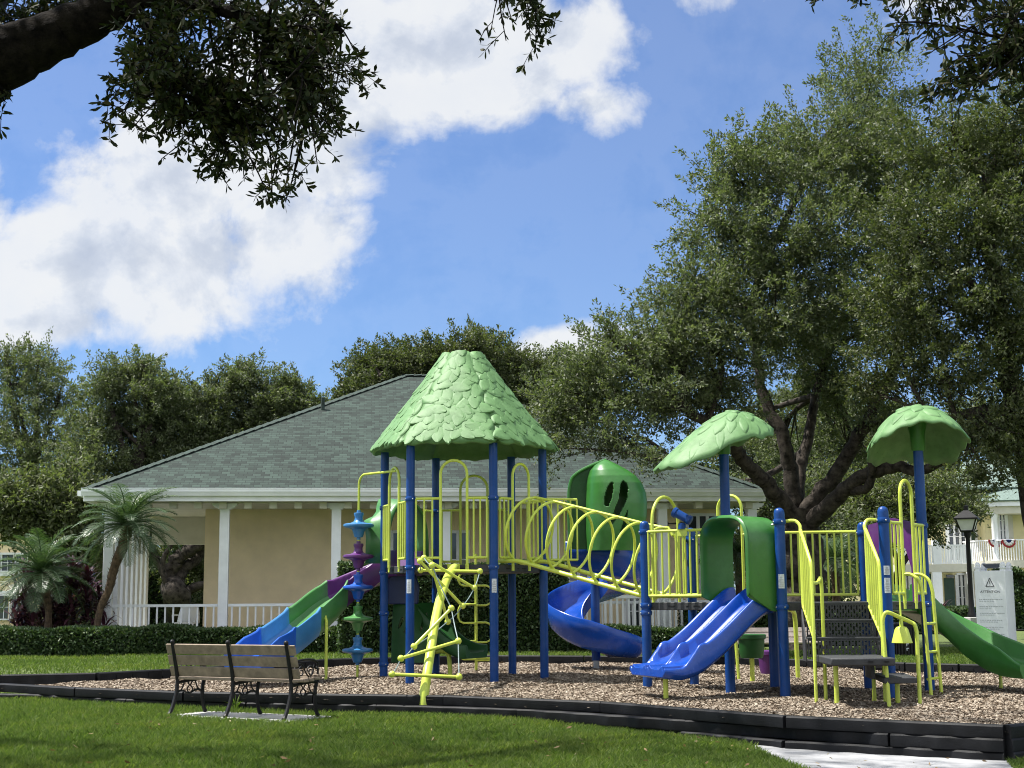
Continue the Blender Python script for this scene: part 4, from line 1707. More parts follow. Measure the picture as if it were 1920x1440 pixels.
LW = s_at(1437, 0)
DR = 7.1
HD = 2 * DR
club = thing('clubhouse', tuple(hp(LW / 2, 3, 0)), 'cream stucco clubhouse with a white columned porch and green shingled hip roof', 'building')
pr = hp(DR, DR, 0)
ZRG = W(775, 704, pr.y).z
FL = .22
ZC = hz(630, 944, .62)       # underside of the frieze
mb = MB()
mb.uv = []
slope_len = math.hypot(DR, ZRG - ZE)
A_, B_, C_, D_ = hp(0, 0, ZE), hp(LW, 0, ZE), hp(LW, HD, ZE), hp(0, HD, ZE)
R1_, R2_ = hp(DR, DR, ZRG), hp(LW - DR, DR, ZRG)
mb.add([A_, B_, R2_, R1_, C_, D_], [(0, 1, 2, 3), (1, 4, 2), (4, 5, 3, 2), (5, 0, 3)])
mb.uv = [[(0, 0), (LW, 0), (LW - DR, slope_len), (DR, slope_len)], [(0, 0), (HD, 0), (DR, slope_len)], [(0, 0), (LW, 0), (LW - DR, slope_len), (DR, slope_len)], [(0, 0), (HD, 0), (DR, slope_len)]]
roof = mb.build('roof', shing, club, smooth=False, fix=False)
mb = MB()
for a_, b_ in ((A_, R1_), (B_, R2_), (R1_, R2_), (C_, R2_), (D_, R1_)):
    d = (b_ - a_)
    n_ = int(d.length / .28) + 1
    for i in range(n_):
        q0, q1 = a_ + d * (i / n_), a_ + d * ((i + 1.12) / n_)
        sd2 = d.cross(Vector((0, 0, 1))).normalized() * .13
        up_ = Vector((0, 0, .035))
        lo2 = Vector((0, 0, -.02))
        mb.add([q0 - sd2 + lo2, q0 + up_ * .7, q0 + sd2 + lo2, q1 - sd2 + lo2 + up_ * .6, q1 + up_ * 1.2, q1 + sd2 + lo2 + up_ * .6], [(0, 1, 4, 3), (1, 2, 5, 4)])
ridge = mat('ridge_shingle', (.028, .046, .039), .92, .2, 9, .3, 90)
mb.build('ridge_cap', ridge, roof, smooth=False)
q = hp(s_at(605, 4.6, 775), 4.6, ZE + (ZRG - ZE) * 4.6 / DR)
MB().lathe(q, [(.05, -.1), (.05, .30)], 10).build('vent_pipe', ridge, roof)
# gutters (front, left, right), fascia, soffit
for nm, a_, b_ in (('gutter', hp(-.02, -.07, 0), hp(LW + .02, -.07, 0)), ('gutter', hp(-.07, .05, 0), hp(-.07, HD, 0)), ('gutter', hp(LW + .07, .05, 0), hp(LW + .07, HD, 0))):
    d = (b_ - a_).normalized()
    rg = Vector((d.y, -d.x, 0))
    if nm and a_.y > hp(0, .2, 0).y - .5 and rg.dot(he) < 0 and d.dot(hm) > .5 and (a_ - hp(LW + .07, .05, 0)).length > .1:
        rg = -he
    elif d.dot(hm) > .5:
        rg = he
    MB().sweep([a_ + Vector((0, 0, ZE)), b_ + Vector((0, 0, ZE))], [[(-.06, -.14), (.02, -.15), (.045, -.08), (.06, -.06), (.062, -.005), (.075, .0), (.075, .018), (.05, .018), (.05, -.03), (-.06, -.03)]] * 2, side=[rg, rg]).build(nm, white, club, ang=20)
MB().prism([hp(.02, .0, ZE - .26), hp(LW - .02, .0, ZE - .26), hp(LW - .02, .05, ZE - .26), hp(.02, .05, ZE - .26)], (0, 0, .22)).build('fascia', white, club)
MB().prism([hp(.0, .05, ZE - .26), hp(.05, .05, ZE - .26), hp(.05, HD, ZE - .26), hp(.0, HD, ZE - .26)], (0, 0, .22)).build('fascia', white, club)
MB().prism([hp(.05, .05, ZE - .25), hp(LW - .05, .05, ZE - .25), hp(LW - .05, HD - .05, ZE - .25), hp(.05, HD - .05, ZE - .25)], (0, 0, .03)).build('ceiling', trimc, club)
ZS = ZE - .25
# frieze beam above the columns, with bracket blocks
CD = .62
sL, sR = s_at(204, CD), s_at(1411, CD)
MB().prism([hp(sL - .12, CD - .10, ZC), hp(sR + .12, CD - .10, ZC), hp(sR + .12, CD + .12, ZC), hp(sL - .12, CD + .12, ZC)], (0, 0, ZS - ZC)).build('frieze', trimc, club)
MB().prism([hp(sL - .12, CD + .12, ZC), hp(sL + .12, CD + .12, ZC), hp(sL + .12, 6.2, ZC), hp(sL - .12, 6.2, ZC)], (0, 0, ZS - ZC)).build('frieze', trimc, club)
brk = None
k = 0
px = 232
while px < 1425:
    s_ = s_at(px, CD - .2)
    if brk is None:
        b0 = hp(0, 0, 0)
        brk = MB().box(hp(s_, CD - .20, ZS - .08), (.16, .20, .14), rz=YAW).build('bracket', trimc, club)
        bs0 = s_
    else:
        c_ = brk.copy()
        COL.objects.link(c_)
        c_.parent = club
        c_.location = he * (s_ - bs0)
    px += 46.8
# columns
ctop = ZC


def column(s_, d, hw=.105):
    mb = MB()
    mb.box(hp(s_, d, (FL + ctop - .10) / 2), (hw * 2, hw * 2, ctop - .10 - FL), rz=YAW)
    mb.box(hp(s_, d, FL + .07), (hw * 2 + .06, hw * 2 + .06, .14), rz=YAW)
    o = mb.build('column', white, club, bevel=.008)
    pts = [(-.27, 0), (.27, 0), (.27, -.045), (.24, -.06), (.22, -.09), (.16, -.105), (.135, -.13), (-.135, -.13), (-.16, -.105), (-.22, -.09), (-.24, -.06), (-.27, -.045)]
    MB().prism([hp(s_ + a_, d - .13, ctop + b_ - .001) for a_, b_ in pts], hm * .26).build('capital', white, o)
    return o


cpx = [204, 420, 630, 836, 1040, 1243, 1411]
cpos = [s_at(x_, CD, 1050) for x_ in cpx]
for s_ in cpos:
    column(s_, CD)
for k in range(7):
    d_ = CD + .72 + k * .70
    mb = MB()
    mb.box(hp(cpos[0] + .02, d_, (FL + ctop) / 2), (.20, .34, ctop - FL - .005), rz=YAW)
    mb.build('column', white, club, bevel=.01)
# porch floor, walls
MB().prism([hp(cpos[0] - .25, CD - .25, -.1), hp(cpos[-1] + .3, CD - .25, -.1), hp(cpos[-1] + .3, HD - .6, -.1), hp(cpos[0] - .25, HD - .6, -.1)], (0, 0, FL + .1)).build('porch_floor', slab, club)
WD = 3.0
s0 = s_at(383, WD, 1050)
s1 = cpos[-1] - .1
w_ = [MB().prism([hp(s0, WD, FL), hp(s1, WD, FL), hp(s1, HD - 1, FL), hp(s0, HD - 1, FL)], (0, 0, ZS - FL - .002)).build('wall', cream, club)]
# beam at the back of the side porch
MB().prism([hp(cpos[0] + .1, 6.2, 2.62), hp(s0 - .003, 6.2, 2.62), hp(s0 - .003, 6.4, 2.62), hp(cpos[0] + .1, 6.4, 2.62)], (0, 0, ZS - 2.62 - .003)).build('beam', trimc, club)


def house_window(pxa, pxb, pya, pyb, d, name='window', leaf=1, door=False):
    sa, sb = s_at(pxa, d, (pya + pyb) / 2), s_at(pxb, d, (pya + pyb) / 2)
    za, zb = hz((pxa + pxb) / 2, pyb, d), hz((pxa + pxb) / 2, pya, d)
    if door:
        za = FL + .01
    mb = MB()
    fw = .07
    for (x0, x1, y0, y1) in ((sa - fw, sa, za - fw, zb + fw), (sb, sb + fw, za - fw, zb + fw), (sa, sb, zb, zb + fw), (sa, sb, za - fw, za)):
        mb.prism([hp(x0, d - .05, y0), hp(x1, d - .05, y0), hp(x1, d + .02, y0), hp(x0, d + .02, y0)], (0, 0, y1 - y0))
    n_ = max(1, leaf)
    for i in range(1, n_):
        x_ = sa + (sb - sa) * i / n_
        mb.prism([hp(x_ - .04, d - .045, za), hp(x_ + .04, d - .045, za), hp(x_ + .04, d, za), hp(x_ - .04, d, za)], (0, 0, zb - za))
    for i in range(1, 4):
        z_ = za + (zb - za) * i / 4
        mb.prism([hp(sa, d - .035, z_ - .012), hp(sb, d - .035, z_ - .012), hp(sb, d - .01, z_ - .012), hp(sa, d - .01, z_ - .012)], (0, 0, .024))
    o = mb.build(name, white, club)
    MB().prism([hp(sa, d - .012, za), hp(sb, d - .012, za), hp(sb, d - .006, za), hp(sa, d - .006, za)], (0, 0, zb - za)).build('pane', glassd, o)
    return o


house_window(737, 768, 1000, 1170, WD, 'door', 2, True)
house_window(842, 875, 1000, 1170, WD, 'door', 2, True)
house_window(1068, 1100, 1000, 1120, WD, 'window', 2)
house_window(1292, 1345, 968, 1100, WD, 'window', 3)
house_window(1178, 1196, 1000, 1170, WD, 'door', 1, True)
q = hp(s_at(1246, 1.9, 960), 1.9, 0)
mb = MB()
mb.tube([z_at(q, ZS), z_at(q, ZS - .35)], .012, 6)
for k in range(5):
    a_ = k * 1.2566 + .3
    d_ = Vector((math.cos(a_), math.sin(a_), 0))
    mb.box(z_at(q, ZS - .42) + d_ * .38, (.58, .13, .012), rz=a_)
mb.lathe(z_at(q, ZS - .50), [(.05, 0), (.09, .04), (.09, .12), (.03, .16)], 12)
fan = mb.build('ceiling_fan', iron, club)


def railing(sa, sb, d, zt_, step=.165, za=FL):
    mb = MB()
    mb.box(hp((sa + sb) / 2, d, zt_), (sb - sa, .075, .06), rz=YAW)
    mb.box(hp((sa + sb) / 2, d, za + .12), (sb - sa, .05, .06), rz=YAW)
    n_ = int((sb - sa) / step)
    for i in range(n_):
        mb.box(hp(sa + (i + .5) * (sb - sa) / n_, d, (za + .12 + zt_) / 2), (.036, .036, zt_ - za - .12), rz=YAW)
    return mb.build('railing', white, club)


ZRT = hz(520, 1134, CD)
for a_, b_ in zip(cpos[:-1], cpos[1:]):
    railing(a_ + .11, b_ - .11, CD, ZRT)
# lower slatted screen nearer to the play area on the right of the porch
sa, sb = s_at(1126, .2), s_at(1300, .2)
mb = MB()
zt_ = hz(1160, 1119, .2)
mb.box(hp((sa + sb) / 2, .2, zt_), (sb - sa, .09, .07), rz=YAW)
mb.box(hp((sa + sb) / 2, .2, .16), (sb - sa, .05, .07), rz=YAW)
n_ = int((sb - sa) / .13)
for i in range(n_):
    mb.box(hp(sa + (i + .5) * (sb - sa) / n_, .2, (.16 + zt_) / 2), (.05, .03, zt_ - .16), rz=YAW)
scr = mb.build('porch_fence', white, None)
tag(scr, 'low white slatted fence behind the blue spiral slide', 'fence')

# white chair on the side porch
c0 = hp(s_at(352, 4.2, 1150), 4.2, FL)
ch = thing('porch_chair', tuple(c0), 'white chair standing on the porch near the dark tree trunk', 'chair')
mb = MB()
vs, fs = [], []
for i in range(9):
    for j in range(7):
        u_, v_ = (i - 4) / 4, j / 6
        vs.append(c0 + Vector((u_ * .27 * (1 - .25 * v_ * v_), .05 + .12 * v_ + .06 * u_ * u_, .42 + .44 * v_ - .05 * u_ * u_ * v_)))
for i in range(8):
    for j in range(6):
        fs.append((i * 7 + j, (i + 1) * 7 + j, (i + 1) * 7 + j + 1, i * 7 + j + 1))
MB().add(vs, fs).build('backrest', white, ch, solid=.03)
MB().box(c0 + Vector((0, -.18, .43)), (.52, .48, .045)).build('seat', white, ch, bevel=.02)
for sx in (-1, 1):
    for sy in (-.38, .05):
        MB().tube([c0 + Vector((sx * .21, sy, .42)), c0 + Vector((sx * .25, sy * 1.08, 0))], .022, 8).build('leg', white, ch)
    MB().tube([c0 + Vector((sx * .26, .08, .62)), c0 + Vector((sx * .28, -.36, .62)), c0 + Vector((sx * .26, -.38, .43))], .02, 8).build('armrest', white, ch)

# ------------------------------------------------------------------ foliage builders


def sprigs(C, Dr, k, length, rad, L, Wd, rng, jit=.9):
    """leafy shoots: k leaves along each shoot"""
    n = len(C)
    t_ = rng.random((n, k)) ** .85
    ln = (length * (.6 + .8 * rng.random((n, 1))))[:, :, None]
    pos = C[:, None, :] + Dr[:, None, :] * (t_[:, :, None] - .35) * ln
    pos = pos + rng.normal(size=(n, k, 3)) * (rad * (1.15 - t_))[:, :, None] * np.array([1, 1, .75])
    axv = np.broadcast_to(Dr[:, None, :] * jit, (n, k, 3)).reshape(-1, 3)
    m = n * k
    return leaf_quads(pos.reshape(-1, 3), L * (.7 + .6 * rng.random(m)), Wd * (.7 + .6 * rng.random(m)), rng, axis=axv, flat=.6)


def wob(pts, amp, rng, k=5):
    P = catmull(pts, k)
    for i in range(1, len(P) - 1):
        P[i] = P[i] + Vector(rng.normal(0, amp, 3))
    return P


def tree(name, base, label, cat, limbs, blobs, nspr, k, slen, srad, L, Wd, lm, bm, seed, group=None, sub=7, shell=2.4, brr=.05, upb=.35, twig=True):
    rng = np.random.default_rng(seed)
    root = thing(name, tuple(base), label, cat, group)
    mb = MB()
    nodes = []
    for pts, ra, rb in limbs:
        P = wob(pts, ra * .10, rng)
        m = len(P)
        rr_ = [ra + (rb - ra) * (i / (m - 1)) ** .8 for i in range(m)]
        mb.tube(P, rr_, 10)
        nodes += [(P[i], rr_[i]) for i in range(m // 3, m)]
    Cs, Ds = [], []
    wts = np.array([(b_[1][0] * b_[1][1] * b_[1][2]) ** .62 * (b_[2] if len(b_) > 2 else 1) for b_ in blobs])
    cnt = np.maximum(4, (nspr * wts / wts.sum()).astype(int))
    for (b_, n_) in zip(blobs, cnt):
        c_ = np.array(b_[0])
        r_ = np.array(b_[1])
        u_ = unit(rng.normal(size=(n_, 3)))
        rad_ = rng.random((n_, 1)) ** (1 / shell)
        pts = c_ + u_ * rad_ * r_
        d_ = unit(u_ * r_ / r_.max() * .9 + np.array([0, 0, upb]) + rng.normal(0, .45, (n_, 3)))
        Cs.append(pts)
        Ds.append(d_)
        if twig and nodes:
            cv = Vector(c_)
            nd = min(nodes, key=lambda q_: (q_[0] - cv).length)
            mid_ = (nd[0] + cv) / 2 + Vector(rng.normal(0, .12, 3)) * float(r_.mean()) + Vector((0, 0, .15 * float(r_.mean())))
            P = catmull([nd[0], mid_, cv], 5)
            r0_ = min(nd[1] * .8, brr * 1.6)
            mb.tube(P, [r0_ + (r0_ * .45 - r0_) * i / (len(P) - 1) for i in range(len(P))], 6)
            for i in rng.integers(0, n_, min(sub, n_)):
                e_ = Vector(pts[i])
                s_ = P[int(rng.integers(3, len(P)))]
                m_ = (s_ + e_) / 2 + Vector(rng.normal(0, .10, 3)) * float(r_.mean())
                mb.tube(catmull([s_, m_, e_], 4), [r0_ * .4 * (1 - .7 * j / 8) for j in range(9)], 5, cap=False)
    mb.build('trunk', bm, root, ang=80)
    V = sprigs(np.concatenate(Cs), np.concatenate(Ds), k, slen, srad, L, Wd, rng)
    np_mesh('crown', V, 4, lm, root)
    return root


def pxblob(px, py, rx, ry, Y_, rd, wt=1.0):
    c_ = W(px, py, Y_)
    s_ = Y_ / F
    return ((c_.x, c_.y, c_.z), (rx * s_, rd, ry * s_), wt)


def pl(pts):
    return [W(*q_) for q_ in pts]


# big live oak on the right
b0 = Gz(1508, 1228, 0.0)
b0 = W(1508, 1180, 30.0)
bz = Vector((b0.x, b0.y, 0.05))
limbs = [([bz - Vector((0, 0, .3)), bz + Vector((0, 0, .6)), W(1508, 1080, 30), W(1500, 1010, 30), W(1497, 960, 30)], .52, .42),
         (pl([(1497, 985, 30), (1462, 935, 29.6), (1425, 895, 29.2), (1392, 862, 28.8), (1372, 828, 28.4), (1335, 800, 28), (1290, 770, 27.5)]), .21, .09),
         (pl([(1490, 960, 30), (1482, 880, 30), (1468, 815, 30), (1432, 745, 30.2), (1424, 680, 30.4), (1400, 600, 30.6)]), .20, .08),
         (pl([(1494, 950, 30.1), (1500, 880, 30.5), (1516, 820, 30.8), (1530, 740, 31), (1560, 640, 31.4)]), .17, .08),
         (pl([(1505, 965, 29.9), (1556, 905, 29.6), (1604, 828, 29.2), (1640, 765, 29), (1662, 720, 29), (1690, 620, 29), (1700, 480, 29.5), (1690, 330, 30)]), .20, .07),
         (pl([(1515, 985, 29.8), (1572, 930, 29), (1622, 892, 28.4), (1682, 872, 28), (1712, 884, 27.8), (1760, 868, 27.5)]), .20, .08),
         (pl([(1528, 965, 29.6), (1578, 926, 29), (1622, 916, 28.4), (1634, 898, 28.2), (1636, 862, 28), (1650, 820, 28)]), .13, .06),
         (pl([(1400, 600, 30.6), (1440, 480, 30.5), (1500, 360, 30.5), (1560, 240, 31)]), .11, .05),
         (pl([(1372, 828, 28.4), (1330, 835, 27.6), (1270, 855, 26.8), (1215, 862, 26.2)]), .08, .03)]
blobs = [pxblob(*q_) for q_ in [(1625, 190, 95, 130, 31, 1.4, .8), (1560, 270, 110, 80, 30, 1.5), (1470, 330, 130, 75, 29.5, 1.7), (1372, 335, 70, 45, 29, 1.0, .8), (1420, 280, 80, 35, 29.5, .9, .6), (1650, 360, 140, 110, 31, 2.0), (1380, 450, 110, 70, 29, 1.6), (1330, 400, 50, 40, 29, .7, .6),
                                (1510, 470, 150, 90, 29, 2.0), (1330, 545, 100, 60, 28.5, 1.4), (1270, 575, 70, 40, 28.5, .9, .7), (1460, 590, 150, 80, 28.5, 1.8), (1240, 650, 95, 55, 28, 1.3), (1140, 630, 55, 38, 28, .7, .6), (1170, 690, 110, 50, 28, 1.3), (1350, 660, 120, 70, 28.3, 1.6), (1100, 730, 85, 55, 28.4, 1.1),
                                (1060, 780, 75, 45, 28.8, 1.0), (1210, 755, 110, 55, 27.5, 1.3), (1330, 745, 90, 45, 28.3, 1.0), (1150, 825, 70, 34, 27.5, .8), (1230, 862, 50, 26, 26.3, .5, .6), (1540, 660, 110, 70, 31, 1.6), (1600, 560, 120, 80, 30.5, 1.7), (1580, 740, 80, 40, 32, 1.2), (1030, 840, 45, 30, 28.5, .7, .7), (1500, 745, 60, 30, 32.5, 1.0, .6), (1455, 835, 60, 40, 34, .9, .6), (1560, 805, 80, 45, 34.5, 1.0, .7), (1615, 850, 50, 36, 34, .8, .6), (1405, 905, 40, 30, 33.5, .7, .6), (1670, 790, 70, 40, 29, .9, .7), (1410, 780, 60, 34, 33, .8, .6)]]
tree('oak_tree', bz, 'big spreading live oak with several thick limbs behind the lower play deck', 'tree', limbs, blobs, 2050, 120, 1.0, .15, .088, .036, oakA, bark, 101, sub=10, brr=.07, shell=2.0)

# oak at the right edge, nearer and darker
bz = Vector((9.9, 26.5, .05))
limbs = [([bz - Vector((0, 0, .3)), bz + Vector((-.05, 0, 1.5)), W(1912, 800, 26.5), W(1896, 700, 26.5), W(1880, 600, 26.5), W(1860, 480, 26.5), W(1850, 330, 26.5)], .34, .10),
         (pl([(1902, 745, 26.5), (1870, 772, 26.2), (1836, 768, 26), (1800, 778, 25.8), (1750, 790, 25.5), (1715, 785, 25.3)]), .11, .05),
         (pl([(1880, 600, 26.5), (1830, 540, 26), (1770, 500, 25.8), (1720, 480, 25.8)]), .12, .05)]
blobs = [pxblob(*q_) for q_ in [(1770, 290, 130, 90, 27, 1.5), (1880, 270, 90, 110, 27, 1.6), (1950, 400, 110, 200, 27, 2), (1720, 440, 110, 80, 26, 1.4), (1840, 450, 130, 100, 26, 1.7), (1700, 560, 100, 70, 26, 1.3), (1820, 600, 110, 80, 25.8, 1.5), (1920, 620, 90, 90, 26, 1.4), (1690, 660, 90, 55, 26, 1.1),
                                (1780, 710, 90, 50, 25.6, 1.1), (1870, 810, 80, 50, 25.4, .9), (1900, 880, 50, 40, 25.4, .7, .8), (1840, 870, 40, 34, 25.4, .6, .6), (1960, 760, 80, 100, 26, 1.4), (1650, 740, 60, 34, 26.5, .8, .7)]]
tree('oak_tree', bz, 'dark live oak at the right edge with a leaning trunk and drooping leaves', 'tree', limbs, blobs, 1150, 120, .95, .15, .088, .036, oakC, bark, 102, sub=8, brr=.06)

# background oaks: crown outline in photograph coordinates at their own distance
bgt = [
    ('dense dark oak at the far left edge beyond the palm', 57, (60, 1150), oakA, [(20, 700, 110, 75), (110, 720, 80, 55), (60, 800, 120, 80), (-40, 820, 100, 150), (120, 860, 80, 70), (40, 900, 110, 60), (70, 650, 60, 35), (10, 650, 60, 30)], 103),
    ('tall feathery oak rising left of the clubhouse roof', 52, (250, 1150), oakA, [(250, 700, 60, 50), (300, 720, 55, 45), (210, 760, 75, 55), (290, 790, 80, 60), (170, 820, 60, 60), (260, 860, 90, 50), (265, 665, 35, 22), (200, 690, 28, 30)], 104),
    ('open crowned oak behind the left slope of the clubhouse roof', 54, (400, 1130), oakA, [(380, 735, 62, 40), (440, 705, 50, 34), (465, 680, 34, 24), (360, 790, 70, 45), (450, 770, 70, 40), (400, 830, 90, 40), (330, 745, 40, 40)], 105),
    ('lower oak crown between the roof slope and the blue sky', 55, (560, 1100), oakA, [(520, 735, 48, 30), (545, 705, 28, 22), (570, 750, 55, 28), (620, 748, 40, 22), (500, 780, 60, 30), (590, 775, 60, 24)], 106),
    ('dark oak standing left of the tall tower roof', 50, (720, 1100), oakC, [(700, 668, 46, 36), (760, 660, 52, 38), (670, 705, 34, 28), (720, 715, 60, 30), (790, 690, 60, 40), (830, 650, 50, 34)], 107),
    ('broad oak rising behind the tall tower roof', 49, (900, 1100), oakC, [(880, 640, 60, 34), (930, 655, 50, 36), (860, 680, 80, 40), (950, 690, 50, 50), (930, 740, 80, 50), (860, 745, 70, 50), (900, 615, 26, 16)], 108),
    ('olive green oak between the tower roof and the big oak', 50, (1020, 1100), oakB, [(1030, 685, 60, 40), (1000, 730, 70, 50), (1075, 700, 50, 45), (1050, 770, 80, 50), (980, 790, 70, 50), (1100, 660, 40, 24), (1000, 660, 36, 22), (1040, 830, 80, 40)], 109),
]
for lb, Yb, (bx, by), lm, bl, sdn in bgt:
    bz = W(bx, by, Yb)
    bz.z = .0
    rg = np.random.default_rng(sdn)
    cx_ = sum(b_[0] for b_ in bl) / len(bl)
    tops = [W(b_[0], b_[1] + b_[3] * .5, Yb) for b_ in bl]
    fork = W(bx * .6 + cx_ * .4, max(b_[1] for b_ in bl) + 30, Yb)
    limbs = [([bz - Vector((0, 0, .3)), bz + Vector((0, 0, 1.4)), fork], .34, .26)]
    for q_ in tops:
        limbs.append(([fork, (fork + q_) / 2 + Vector(rg.normal(0, .35, 3)), q_], .17, .05))
    blobs = [pxblob(b_[0], b_[1] + 30, b_[2], b_[3], Yb + rg.normal(0, .6), max(1.0, b_[2] * Yb / F * .8)) for b_ in bl]
    tree('oak_tree', bz, lb, 'tree', limbs, blobs, 720, 90, 1.05, .20, .13, .054, lm, bark, sdn, sub=6, brr=.06, shell=1.9)

# oak seen through the side porch
bz = W(338, 1160, 57.0)
bz.z = .1
limbs = [([bz - Vector((0, 0, .3)), W(332, 1130, 49.0), W(326, 1100, 49.0)], .48, .42),
         (pl([(324, 1110, 49.0), (318, 1075, 49.0), (335, 1045, 49.0), (360, 1028, 49.0), (395, 1005, 49.0), (430, 985, 49.0)]), .29, .19), (pl([(330, 1105, 49.0), (340, 1075, 49.2), (362, 1050, 49.4), (392, 1020, 49.6)]), .24, .17), (pl([(322, 1090, 49.0), (330, 1050, 49.0), (352, 1030, 49.1), (372, 1010, 49.2)]), .19, .12),
         (pl([(330, 1120, 49.0), (352, 1108, 49.0), (385, 1095, 49.0), (430, 1070, 49.0)]), .19, .14), (pl([(326, 1100, 49.0), (300, 1060, 49.0), (270, 1000, 49.0)]), .2, .1), (pl([(334, 1125, 48.8), (312, 1095, 48.5), (306, 1050, 48.5), (330, 1010, 48.5)]), .12, .08)]
blobs = [pxblob(*q_) for q_ in [(330, 985, 60, 30, 50.0, 1.6), (400, 990, 60, 30, 51.0, 1.6), (270, 960, 60, 40, 50.0, 1.6), (380, 1125, 40, 20, 51.5, 1.0), (350, 1065, 50, 50, 54.0, 1.0), (400, 1060, 40, 50, 54.0, 1.2)]]
tree('oak_tree', bz, 'oak with dark forked limbs seen through the open side of the porch', 'tree', limbs, blobs, 300, 70, .9, .22, .14, .06, oakB, bark, 120)

# small grey-green oak in front of the yellow house
bz = W(1690, 1180, 46)
bz.z = .0
limbs = [([bz - Vector((0, 0, .3)), bz + Vector((0, 0, 1.6)), W(1690, 1050, 46)], .20, .15), (pl([(1690, 1060, 46), (1740, 990, 46), (1780, 940, 46)]), .10, .04), (pl([(1690, 1060, 46), (1650, 990, 46), (1620, 940, 46)]), .10, .04)]
blobs = [pxblob(*q_) for q_ in [(1720, 930, 70, 50, 46, 1.4), (1790, 930, 50, 46, 46, 1.0), (1755, 968, 66, 38, 45.5, 1.2), (1685, 980, 56, 40, 46, 1.2), (1640, 950, 60, 50, 46, 1.3), (1800, 965, 34, 30, 45.5, .8, .8), (1590, 960, 60, 60, 47, 1.3), (1540, 930, 60, 60, 48, 1.3), (1660, 900, 50, 34, 47, 1.2)]]
tree('oak_tree', bz, 'small grey green oak in front of the yellow balcony house', 'tree', limbs, blobs, 560, 80, .9, .22, .125, .055, oakB, bark, 121)
# broad dark tree filling the background right of the clubhouse
bz = W(1420, 1180, 43)
bz.z = 0
limbs = [([bz - Vector((0, 0, .3)), bz + Vector((0, 0, 1.2)), W(1420, 1060, 43)], .25, .2)]
blobs = [pxblob(*q_) for q_ in [(1440, 930, 70, 60, 43, 1.5), (1500, 1000, 80, 60, 43, 1.5), (1580, 1030, 70, 50, 43, 1.3), (1400, 1010, 60, 60, 43, 1.3), (1470, 1090, 90, 50, 42, 1.3), (1560, 1110, 70, 50, 42, 1.2), (1360, 850, 60, 50, 44, 1.4), (1440, 850, 60, 50, 44, 1.4)]]
tree('oak_tree', bz, 'leafy dark tree filling the gap beyond the big oak trunk', 'tree', limbs, blobs, 560, 80, .9, .22, .13, .058, oakA, bark, 122)

for lb, Yb, bl, sdn in (('far oak showing beneath the crown of the big oak, beside its right limbs', 57, [(1500, 800, 80, 60), (1600, 830, 80, 60), (1560, 900, 90, 60), (1660, 860, 60, 50), (1480, 900, 70, 60), (1640, 790, 50, 40)], 131),
                        ('far oak above the roof of the yellow house', 70, [(1740, 850, 60, 40), (1830, 800, 80, 50), (1900, 840, 70, 50), (1700, 800, 50, 40), (1780, 900, 40, 30)], 132),
                        ('leafy oak closing the gap above the palms at the left', 42, [(120, 985, 60, 40), (165, 1040, 30, 60), (60, 950, 70, 40), (0, 965, 70, 42), (130, 930, 50, 40), (110, 1080, 40, 50)], 133)):
    bz = W(bl[0][0], 1150, Yb)
    bz.z = 0
    limbs = [([bz - Vector((0, 0, .3)), bz + Vector((0, 0, 1.2)), W(bl[0][0], bl[0][1], Yb)], .25, .15)]
    blobs = [pxblob(b_[0], b_[1], b_[2], b_[3], Yb, b_[2] * Yb / F * .8) for b_ in bl]
    tree('oak_tree', bz, lb, 'tree', limbs, blobs, 560, 75, 1.3, .25, .16, .066, oakB, bark, sdn, sub=5)


# hedges ------------------------------------------------------------------------------------
def hedge(name, label, p0, p1, depth, z0, z1, n, L, seed, round_=.1, bumps=.05, cat='hedge'):
    rng = np.random.default_rng(seed)
    p0, p1 = Vector((p0[0], p0[1], 0)), Vector((p1[0], p1[1], 0))
    d = (p1 - p0)
    Ld = d.length
    d.normalize()
    nrm = Vector((-d.y, d.x, 0))
    root = thing(name, tuple((p0 + p1) / 2 + Vector((0, 0, z0))), label, cat)
    h = z1 - z0
    MB().box((p0 + p1) / 2 + Vector((0, 0, z0 + (h - .10) / 2)) + nrm * (depth / 2), (Ld - .16, depth - .2, h - .14), rz=math.atan2(d.y, d.x)).build('inner_core', corem, root)  # solid dark box filling the hedge behind its leaves
    s_ = rng.random(n) * Ld
    which = rng.random(n)
    pf = h / (h + depth + .001)
    front = which < pf * .8
    a_ = np.where(front, rng.normal(0, .045, n), rng.random(n) * depth)
    zz = np.where(front, rng.random(n) * h, h - np.abs(rng.normal(0, .05, n)))
    back = which > .93
    a_ = np.where(back, depth - np.abs(rng.normal(0, .05, n)), a_)
    zz = np.where(back, rng.random(n) * h, zz)
    ends = (which > pf * .8) & (which < pf * .8 + .06)
    s_ = np.where(ends, np.where(rng.random(n) < .5, np.abs(rng.normal(0, .04, n)), Ld - np.abs(rng.normal(0, .04, n))), s_)
    zz = np.where(ends, rng.random(n) * h, zz)
    wv = bumps * (np.sin(s_ * 3.1 + seed) * .5 + np.sin(s_ * 7.3) * .3 + np.sin(s_ * 1.3 + 2) * .5)
    zz = zz * (1 + wv / h)
    a_ = a_ - wv * .6 + round_ * np.maximum(0, (zz - h + round_ * 2) / (round_ * 2)) ** 2 * front
    P = np.array(p0)[None] + np.array(d)[None] * s_[:, None] + np.array(nrm)[None] * a_[:, None]
    P[:, 2] = z0 + zz
    nr = np.array(nrm)
    axv = np.where(front[:, None], -nr[None] * .7, np.array([[0, 0, .7]]))
    V = leaf_quads(P, L * (.7 + .6 * rng.random(n)), L * .55 * (.8 + .4 * rng.random(n)), rng, axis=axv, flat=.3)
    np_mesh('foliage', V, 4, hedgeM, root)
    return root


zl = .08


def hx(px, Y_):
    return W(px, 1200, Y_).x


